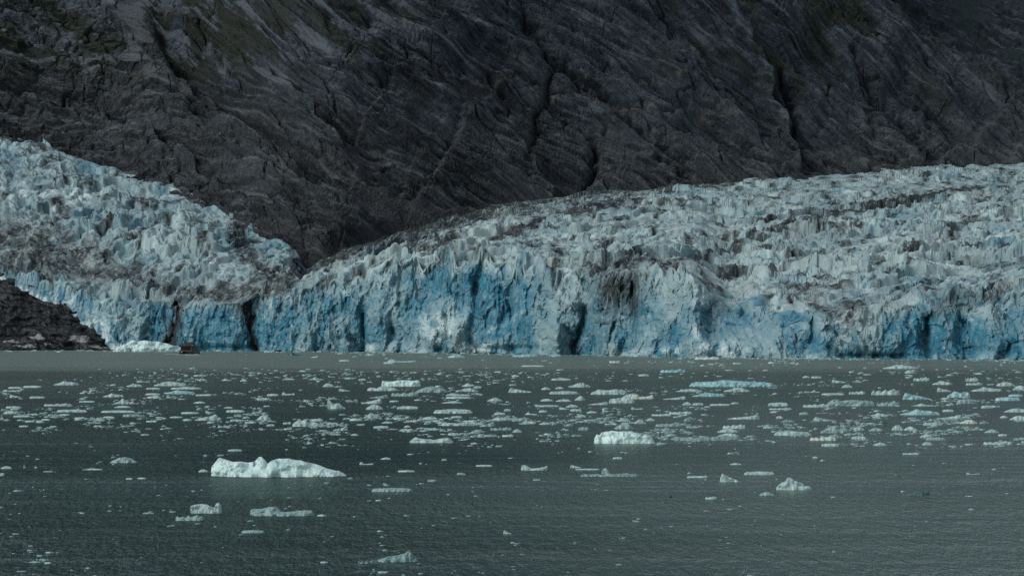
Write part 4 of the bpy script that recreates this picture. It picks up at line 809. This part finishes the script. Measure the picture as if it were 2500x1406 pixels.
# ------------------------------------------------------------------ brash ice: thousands of bits, one mass
def build_brash():
    V = []; F = []; nb = 0
    N = 150000
    px = rng.uniform(-120, 2620, N); py = rng.uniform(856, 1420, N)
    ywl = 800 + CAMH * FP / curve(WLINE, px, 1)
    d = py - ywl
    ok = d > 0.3
    n1 = fbm(px / 170, py / 22, 4, 501); n2 = fbm(px / 60, py / 9, 3, 505)
    dens = np.zeros(N)
    dens += np.exp(-(d / 2.6) ** 2) * 1.5 * np.interp(px, [0, 640, 900, 2500], [0.8, 0.6, 0.8, 1.0])
    dens += np.exp(-((d - 8) / 8) ** 2) * 0.45 * sstep(-0.1, 0.3, n1) * sstep(500, 1300, px)
    dens += 0.16 * sstep(1250, 1700, px) * ((py > 880) & (py < 925)) * sstep(-0.2, 0.3, n1)
    dens += 0.26 * np.exp(-((py - 915) / 10) ** 2) * sstep(150, 450, px) * sstep(1500, 1250, px)
    dens += 0.34 * ((py > 925) & (py < 1000)) * sstep(0.05, 0.4, n1 + 0.6 * n2)
    dens += (1.15 + 0.4 * sstep(400, 1000, px)) * np.exp(-((py - 1045 + 22 * (px < 700)) / 28) ** 2) * sstep(0.02, 0.38, n1 + 0.7 * n2)
    dens += 0.028 * (py > 1080) * sstep(-0.1, 0.4, n1 + 0.5 * n2) * np.interp(px, [0, 1100, 1500, 2500], [1, 1, .5, .4])
    keep = ok & (rng.random(N) < dens)
    px, py = px[keep], py[keep]
    Yw = water_Y(py); m = len(px)
    wpx = np.clip(rng.exponential(5.0, m) + 2.2, 2.2, 24) * np.interp(py, [860, 1000, 1400], [0.9, 1.0, 1.25])
    hpx = np.clip(wpx * rng.uniform(.08, .30, m), 0.9, 3.6)
    W = wpx / FP * Yw; Hh = hpx / FP * Yw; X = (px - CX) / FP * Yw
    nseg = 7; a = np.linspace(0, 2 * np.pi, nseg, endpoint=False)
    base = np.arange(m) * (2 * nseg + 1)
    rr = rng.uniform(.65, 1.25, (m, nseg)); ph = rng.uniform(0, 6.28, (m, 1))
    cx = np.cos(a[None] + ph); sx = np.sin(a[None] + ph); dep = rng.uniform(.4, .9, (m, 1))
    r0 = np.stack([X[:, None] + cx * rr * W[:, None] / 2, Yw[:, None] + sx * rr * W[:, None] / 2 * dep, np.full((m, nseg), -0.05)], -1)
    r1 = np.stack([X[:, None] + cx * rr * W[:, None] / 2 * .78, Yw[:, None] + sx * rr * W[:, None] / 2 * dep * .78, Hh[:, None] * rng.uniform(.35, 1.0, (m, nseg))], -1)
    tp = np.stack([X + W * rng.uniform(-.15, .15, m), Yw, Hh * rng.uniform(.7, 1.25, m)], -1)[:, None]
    V = np.concatenate([r0, r1, tp], 1).reshape(-1, 3)
    T = []
    for i in range(nseg):
        j = (i + 1) % nseg
        T += [(i, j, nseg + j), (i, nseg + j, nseg + i), (nseg + i, nseg + j, 2 * nseg)]
    F = (base[:, None, None] + np.array(T)[None]).reshape(-1, 3)
    me = np_mesh('brash_ice', V, F, False)
    o = link_mesh('brash_ice', me, M_BERG['white'])
    me.materials.append(M_BERG['grey'])
    mi = np.repeat((rng.random(m) < 0.78).astype(np.int32), len(T)); me.polygons.foreach_set('material_index', mi)
    tag(o, 'countless small bits of white brash ice scattered over the water', 'brash ice', kind='stuff')
    print('brash', m)
build_brash()

# ------------------------------------------------------------------ the tour boat
def bm_new(): return bmesh.new()
def bbox(bm, x0, x1, y0, y1, z0, z1):
    vs = [bm.verts.new(p) for p in ((x0, y0, z0), (x1, y0, z0), (x1, y1, z0), (x0, y1, z0), (x0, y0, z1), (x1, y0, z1), (x1, y1, z1), (x0, y1, z1))]
    for f in ((0, 3, 2, 1), (4, 5, 6, 7), (0, 1, 5, 4), (1, 2, 6, 5), (2, 3, 7, 6), (3, 0, 4, 7)): bm.faces.new([vs[i] for i in f])
    return vs
def bloft(bm, rings, cap=True):
    R_ = [[bm.verts.new(p) for p in r] for r in rings]; n = len(R_[0])
    for a, b in zip(R_, R_[1:]):
        for i in range(n): bm.faces.new((a[i], a[(i + 1) % n], b[(i + 1) % n], b[i]))
    if cap: bm.faces.new(R_[0][::-1]); bm.faces.new(R_[-1])
def bcyl(bm, p, q, r, n=8):
    p, q = Vector(p), Vector(q); d = (q - p).normalized(); a = d.orthogonal().normalized(); b = d.cross(a)
    bloft(bm, [[c + (a * math.cos(t) + b * math.sin(t)) * r for t in [2 * math.pi * i / n for i in range(n)]] for c in (p, q)])
def bobj(name, bm, mat, parent=None, bevel=0, smooth=False):
    if bevel: bmesh.ops.bevel(bm, geom=[e for e in bm.edges], offset=bevel, segments=2, affect='EDGES', clamp_overlap=True)
    bmesh.ops.recalc_face_normals(bm, faces=bm.faces[:])
    me = bpy.data.meshes.new(name); bm.to_mesh(me); bm.free()
    for p in me.polygons: p.use_smooth = smooth
    return link_mesh(name, me, mat, parent)
MB = dict(hull=mat_plain('black_hull_paint', (0.012, 0.013, 0.016), 0.35), cabin=mat_plain('dark_cabin_paint', (0.020, 0.021, 0.024), 0.4), deck=mat_plain('deck_grey', (0.10, 0.105, 0.105), 0.7),
          glass=mat_plain('boat_window_glass', (0.010, 0.014, 0.017), 0.08), steel=mat_plain('rail_steel', (0.30, 0.31, 0.31), 0.35, 0.8), white=mat_plain('white_radar_paint', (0.65, 0.68, 0.68), 0.4),
          buoy=mat_plain('fender_white', (0.55, 0.50, 0.50), 0.5), trim=mat_plain('hull_pale_stripe', (0.30, 0.33, 0.34), 0.4), olive=mat_plain('hull_olive_grey', (0.055, 0.075, 0.065), 0.5))
def build_boat():
    Yb = float(water_Y(864.3)); x0 = (439.5 - CX) / FP * Yb; x1 = (480.5 - CX) / FP * Yb
    cx = (x0 + x1) / 2
    root = empty('tour_boat', (cx, Yb + 9, 0), R(-11)); tag(root, 'black tour catamaran with passengers on its upper deck below the ice cliff', 'boat')
    # boat axes: bow to +y, stern at y = -9 towards the camera
    for s in (-1, 1):
        bm = bm_new(); rings = []
        for y, hw, zb, zt in ((-9, 1.15, -0.5, 1.5), (-4, 1.25, -0.7, 1.6), (3, 1.15, -0.7, 1.8), (7, .75, -0.5, 2.1), (9.6, .08, 0.6, 2.4)):
            c = s * 2.9
            rings.append([(c - hw * .55, y, zb), (c + hw * .55, y, zb), (c + hw, y, zb + .9), (c + hw, y, zt), (c - hw, y, zt), (c - hw, y, zb + .9)])
        bloft(bm, rings); h = bobj('hull', bm, MB['hull'], root)
        bm = bm_new(); bbox(bm, s * 2.9 - 1.0, s * 2.9 + 1.0, -10.2, -9.02, .35, .55); bobj('swim_step', bm, MB['olive'], root, .03)
        bm = bm_new(); bbox(bm, s * 4.16 - .02, s * 4.16 + .02, -8.5, 6, 1.2, 1.45); bobj('hull_stripe', bm, MB['trim'], root)
        # fenders at the stern
    bm = bm_new(); bbox(bm, -4.1, 4.1, -9.2, 6.4, 1.62, 2.05); bobj('main_deck', bm, MB['deck'], root, .05)
    bm = bm_new()
    bloft(bm, [[(-3.7, -6.5, 2.06), (3.7, -6.5, 2.06), (3.7, 5.2, 2.06), (2.2, 6.2, 2.06), (-2.2, 6.2, 2.06), (-3.7, 5.2, 2.06)], [(-3.5, -6.4, 4.3), (3.5, -6.4, 4.3), (3.5, 4.2, 4.3), (2.0, 4.9, 4.3), (-2.0, 4.9, 4.3), (-3.5, 4.2, 4.3)]])
    cab = bobj('cabin', bm, MB['cabin'], root, .05)
    bm = bm_new(); bbox(bm, -1.0, 1.0, -6.54, -6.46, 2.1, 3.9); bobj('door', bm, MB['glass'], cab)
    for s in (-1, 1):
        for k in range(5):
            bm = bm_new(); y = -5.6 + k * 2.0; vs = bbox(bm, s * 3.62 - .035, s * 3.62 + .035, y, y + 1.5, 2.75, 3.75); bobj('window', bm, MB['glass'], cab, .01)
        bm = bm_new(); bbox(bm, min(s * 1.5, s * 3.1), max(s * 1.5, s * 3.1), -6.53, -6.45, 2.7, 3.7); bobj('window', bm, MB['glass'], cab, .01)
    bm = bm_new(); bbox(bm, -3.9, 3.9, -9.0, 4.6, 4.31, 4.55); bobj('upper_deck', bm, MB['hull'], root, .05)
    for s in (-1, 1):
        bm = bm_new(); bcyl(bm, (s * 3.7, -8.8, 2.05), (s * 3.7, -8.8, 4.31), .09); bobj('deck_post', bm, MB['steel'], root)
    bm = bm_new()
    for z in (5.0, 5.5):
        for a, b in (((-3.8, -8.9, z), (3.8, -8.9, z)), ((-3.8, -8.9, z), (-3.8, 4.0, z)), ((3.8, -8.9, z), (3.8, 4.0, z))): bcyl(bm, a, b, .045, 6)
    for k in range(7): bcyl(bm, (-3.8 + k * 7.6 / 6, -8.9, 4.55), (-3.8 + k * 7.6 / 6, -8.9, 5.5), .04, 6)
    for s in (-1, 1):
        for k in range(1, 7): bcyl(bm, (s * 3.8, -8.9 + k * 2.15, 4.55), (s * 3.8, -8.9 + k * 2.15, 5.5), .04, 6)
    bobj('railing', bm, MB['steel'], root)
    bm = bm_new(); bbox(bm, -3.72, 3.72, -8.87, -8.83, 4.56, 5.3); bobj('rail_cloth', bm, MB['cabin'], root)
    bm = bm_new(); bloft(bm, [[(-2.4, -.8, 4.56), (2.4, -.8, 4.56), (2.4, 3.4, 4.56), (-2.4, 3.4, 4.56)], [(-2.2, -.6, 6.6), (2.2, -.6, 6.6), (2.2, 2.6, 6.6), (-2.2, 2.6, 6.6)]])
    wh = bobj('wheelhouse', bm, MB['cabin'], root, .06)
    bm = bm_new(); bbox(bm, -1.8, 1.8, -.76, -.68, 5.5, 6.3); bobj('window', bm, MB['glass'], wh, .01)
    bm = bm_new(); bcyl(bm, (.5, .6, 6.6), (.5, .6, 7.6), .08); m = bobj('mast', bm, MB['steel'], root)
    bm = bm_new(); bbox(bm, -.3, 1.5, .45, .75, 7.6, 7.85); bobj('radar', bm, MB['white'], m, .04)
    for x in (-3.6, -1.9):
        bm = bm_new(); bmesh.ops.create_icosphere(bm, subdivisions=2, radius=.42); bmesh.ops.translate(bm, verts=bm.verts[:], vec=(x, -9.5, 1.15)); bobj('fender', bm, MB['buoy'], root, smooth=True)
    bm = bm_new(); bbox(bm, 3.55, 3.85, -8.6, -7.6, 4.6, 5.5); bobj('locker', bm, MB['white'], root, .05)
    return root, cx, Yb
boat, bcx, bYb = build_boat()

def build_people():
    skin = mat_plain('skin', (0.45, 0.27, 0.20), 0.6); dark = mat_plain('dark_trousers', (0.02, 0.02, 0.025), 0.8)
    jk = {'red': mat_plain('red_jacket', (0.22, 0.025, 0.03), 0.7), 'maroon': mat_plain('maroon_jacket', (0.10, 0.012, 0.022), 0.7), 'black': mat_plain('black_jacket', (0.012, 0.012, 0.014), 0.7), 'green': mat_plain('green_jacket', (0.03, 0.055, 0.035), 0.7)}
    hair = mat_plain('dark_hair', (0.02, 0.015, 0.012), 0.8)
    def skinned(name, pts, edges, rad, mat):
        me = bpy.data.meshes.new(name); me.from_pydata(pts, edges, []); o = bpy.data.objects.new(name, me); COL.objects.link(o)
        md = o.modifiers.new('skin', 'SKIN'); md.use_smooth_shade = True
        for i, r in enumerate(rad): me.skin_vertices[0].data[i].radius = (r, r)
        me.skin_vertices[0].data[0].use_root = True
        o.modifiers.new('sub', 'SUBSURF').levels = 1
        dg = bpy.context.evaluated_depsgraph_get(); m2 = bpy.data.meshes.new_from_object(o.evaluated_get(dg))
        bpy.data.objects.remove(o); m2.name = name; m2.materials.clear(); m2.materials.append(mat)
        return m2
    # body, standing at the rail with both hands on it
    pts = [(0, 0, .95), (0, 0, 1.2), (0, 0, 1.42), (0, 0, 1.52), (0, -.02, 1.62), (0, -.02, 1.72), (-.1, 0, .9), (-.11, -.01, .5), (-.12, .02, .08), (-.12, -.12, .04), (.1, 0, .9), (.11, -.01, .5), (.12, .02, .08), (.12, -.12, .04),
           (-.2, 0, 1.4), (-.27, .02, 1.13), (-.22, -.24, 1.03), (-.21, -.33, 1.02), (.2, 0, 1.4), (.27, .02, 1.13), (.22, -.24, 1.03), (.21, -.33, 1.02)]
    ed = [(0, 1), (1, 2), (2, 3), (3, 4), (4, 5), (0, 6), (6, 7), (7, 8), (8, 9), (0, 10), (10, 11), (11, 12), (12, 13), (2, 14), (14, 15), (15, 16), (16, 17), (2, 18), (18, 19), (19, 20), (20, 21)]
    rad = [.14, .14, .15, .055, .095, .07, .085, .06, .045, .035, .085, .06, .045, .035, .06, .045, .035, .03, .06, .045, .035, .03]
    body = skinned('person', pts, ed, rad, skin)
    jp = [pts[i] for i in (0, 1, 2, 14, 15, 16, 18, 19, 20)]; jacket = {c: None for c in jk}
    je = [(0, 1), (1, 2), (2, 3), (3, 4), (4, 5), (2, 6), (6, 7), (7, 8)]; jr = [.19, .18, .185, .09, .075, .06, .09, .075, .06]
    for c in jk: jacket[c] = skinned('jacket', jp, je, jr, jk[c])
    tp = [pts[i] for i in (0, 6, 7, 8, 10, 11, 12)]; trous = skinned('trousers', tp, [(0, 1), (1, 2), (2, 3), (0, 4), (4, 5), (5, 6)], [.165, .11, .085, .065, .11, .085, .065], dark)
    hairm = skinned('hair', [(0, .02, 1.66), (0, .015, 1.74)], [(0, 1)], [.10, .075], hair)
    spec = [(-2.9, 'red', 'leftmost'), (-2.2, 'maroon', 'second from the left'), (-1.2, 'red', 'third from the left'), (-.3, 'black', 'left of the middle'), (.5, 'green', 'in the middle'), (1.4, 'red', 'right of the middle'), (2.2, 'maroon', 'second from the right'), (3.1, 'red', 'rightmost')]
    ca, sa = math.cos(R(-11)), math.sin(R(-11))
    for i, (lx, c, where) in enumerate(spec):
        ly = -8.45 + 0.15 * (i % 2)
        o = bpy.data.objects.new('person', body); COL.objects.link(o)
        o.location = (bcx + lx * ca - ly * sa, bYb + 9 + lx * sa + ly * ca, 4.553); o.rotation_euler = (0, 0, R(-11) + random.uniform(-.15, .15)); o.scale = (1, 1, random.uniform(.94, 1.05))
        tag(o, f'person in {c} jacket at the stern rail of the boat, {where}', 'person', 'passengers on the upper deck of the boat')
        for nm, me in (('jacket', jacket[c]), ('trousers', trous), ('hair', hairm)):
            k = bpy.data.objects.new(nm, me); COL.objects.link(k); k.parent = o
build_people()

def build_wake():
    V = []; F = []
    for (px0, px1, py, t) in ((424, 446, 865.4, .5), (452, 490, 867.6, .9), (440, 462, 866, .5), (474, 486, 865, .6), (400, 432, 864.2, .4)):
        Y = float(water_Y(py)); n = 26
        b = len(V)
        for i in range(n + 1):
            u = i / n; X = ((px0 + (px1 - px0) * u) - CX) / FP * Y; e = math.sin(math.pi * u) ** .6
            hgt = t * e * (0.4 + 0.6 * random.random())
            V += [(X, Y - 4 * e * random.uniform(.7, 1.2), -.02), (X, Y, hgt), (X, Y + 4 * e * random.uniform(.7, 1.2), -.02)]
        for i in range(n):
            k = b + i * 3; F += [(k, k + 3, k + 4, k + 1), (k + 1, k + 4, k + 5, k + 2)]
    o = link_mesh('wake_foam', np_mesh('wake_foam', np.array(V), np.array(F), True), mat_plain('foam', (0.42, 0.46, 0.44), 0.7, var=.3)); tag(o, 'pale foam of the wake behind the boat', 'foam', kind='stuff')
build_wake()

# ------------------------------------------------------------------ a dark seabird low over the water
def build_bird():
    Y = 240.0; X, Z = at(1638, 1214, Y); M = mat_plain('dark_feathers', (0.010, 0.010, 0.011), 0.7)
    root = empty('seabird', (float(X), Y, float(Z)), R(75)); tag(root, 'small black seabird flying low over the open water, wings raised', 'bird')
    bm = bm_new(); rings = []
    for y, r, z in ((-.17, .004, .0), (-.12, .018, 0), (-.05, .042, 0), (.03, .045, .005), (.09, .03, .02), (.12, .024, .028), (.15, .022, .03), (.17, .010, .028), (.2, .003, .024)):
        rings.append([(math.cos(a) * r, y, z + math.sin(a) * r * .9) for a in [2 * math.pi * i / 10 for i in range(10)]])
    bloft(bm, rings); bobj('body', bm, M, root, smooth=True)
    for s in (-1, 1):
        bm = bm_new(); rings = []
        for t in [0, .2, .4, .6, .8, 1]:
            x = s * (.03 + .20 * t); z = .02 + .20 * t - .03 * t * t; c = .085 * (1 - .75 * t ** 1.6); y0 = .02 - .05 * t
            rings.append([(x, y0 + c * .5, z), (x, y0 + c * .15, z + .008), (x, y0 - c * .5, z), (x, y0 + c * .15, z - .006)])
        bloft(bm, rings); bobj('wing', bm, M, root, smooth=True)
    bm = bm_new(); bloft(bm, [[(-.02, -.15, .003), (.02, -.15, .003), (.02, -.15, -.003), (-.02, -.15, -.003)], [(-.04, -.24, .003), (.04, -.24, .003), (.04, -.24, -.002), (-.04, -.24, -.002)]]); bobj('tail', bm, M, root)
build_bird()
print('built', round(time.time() - T0, 1), 's')
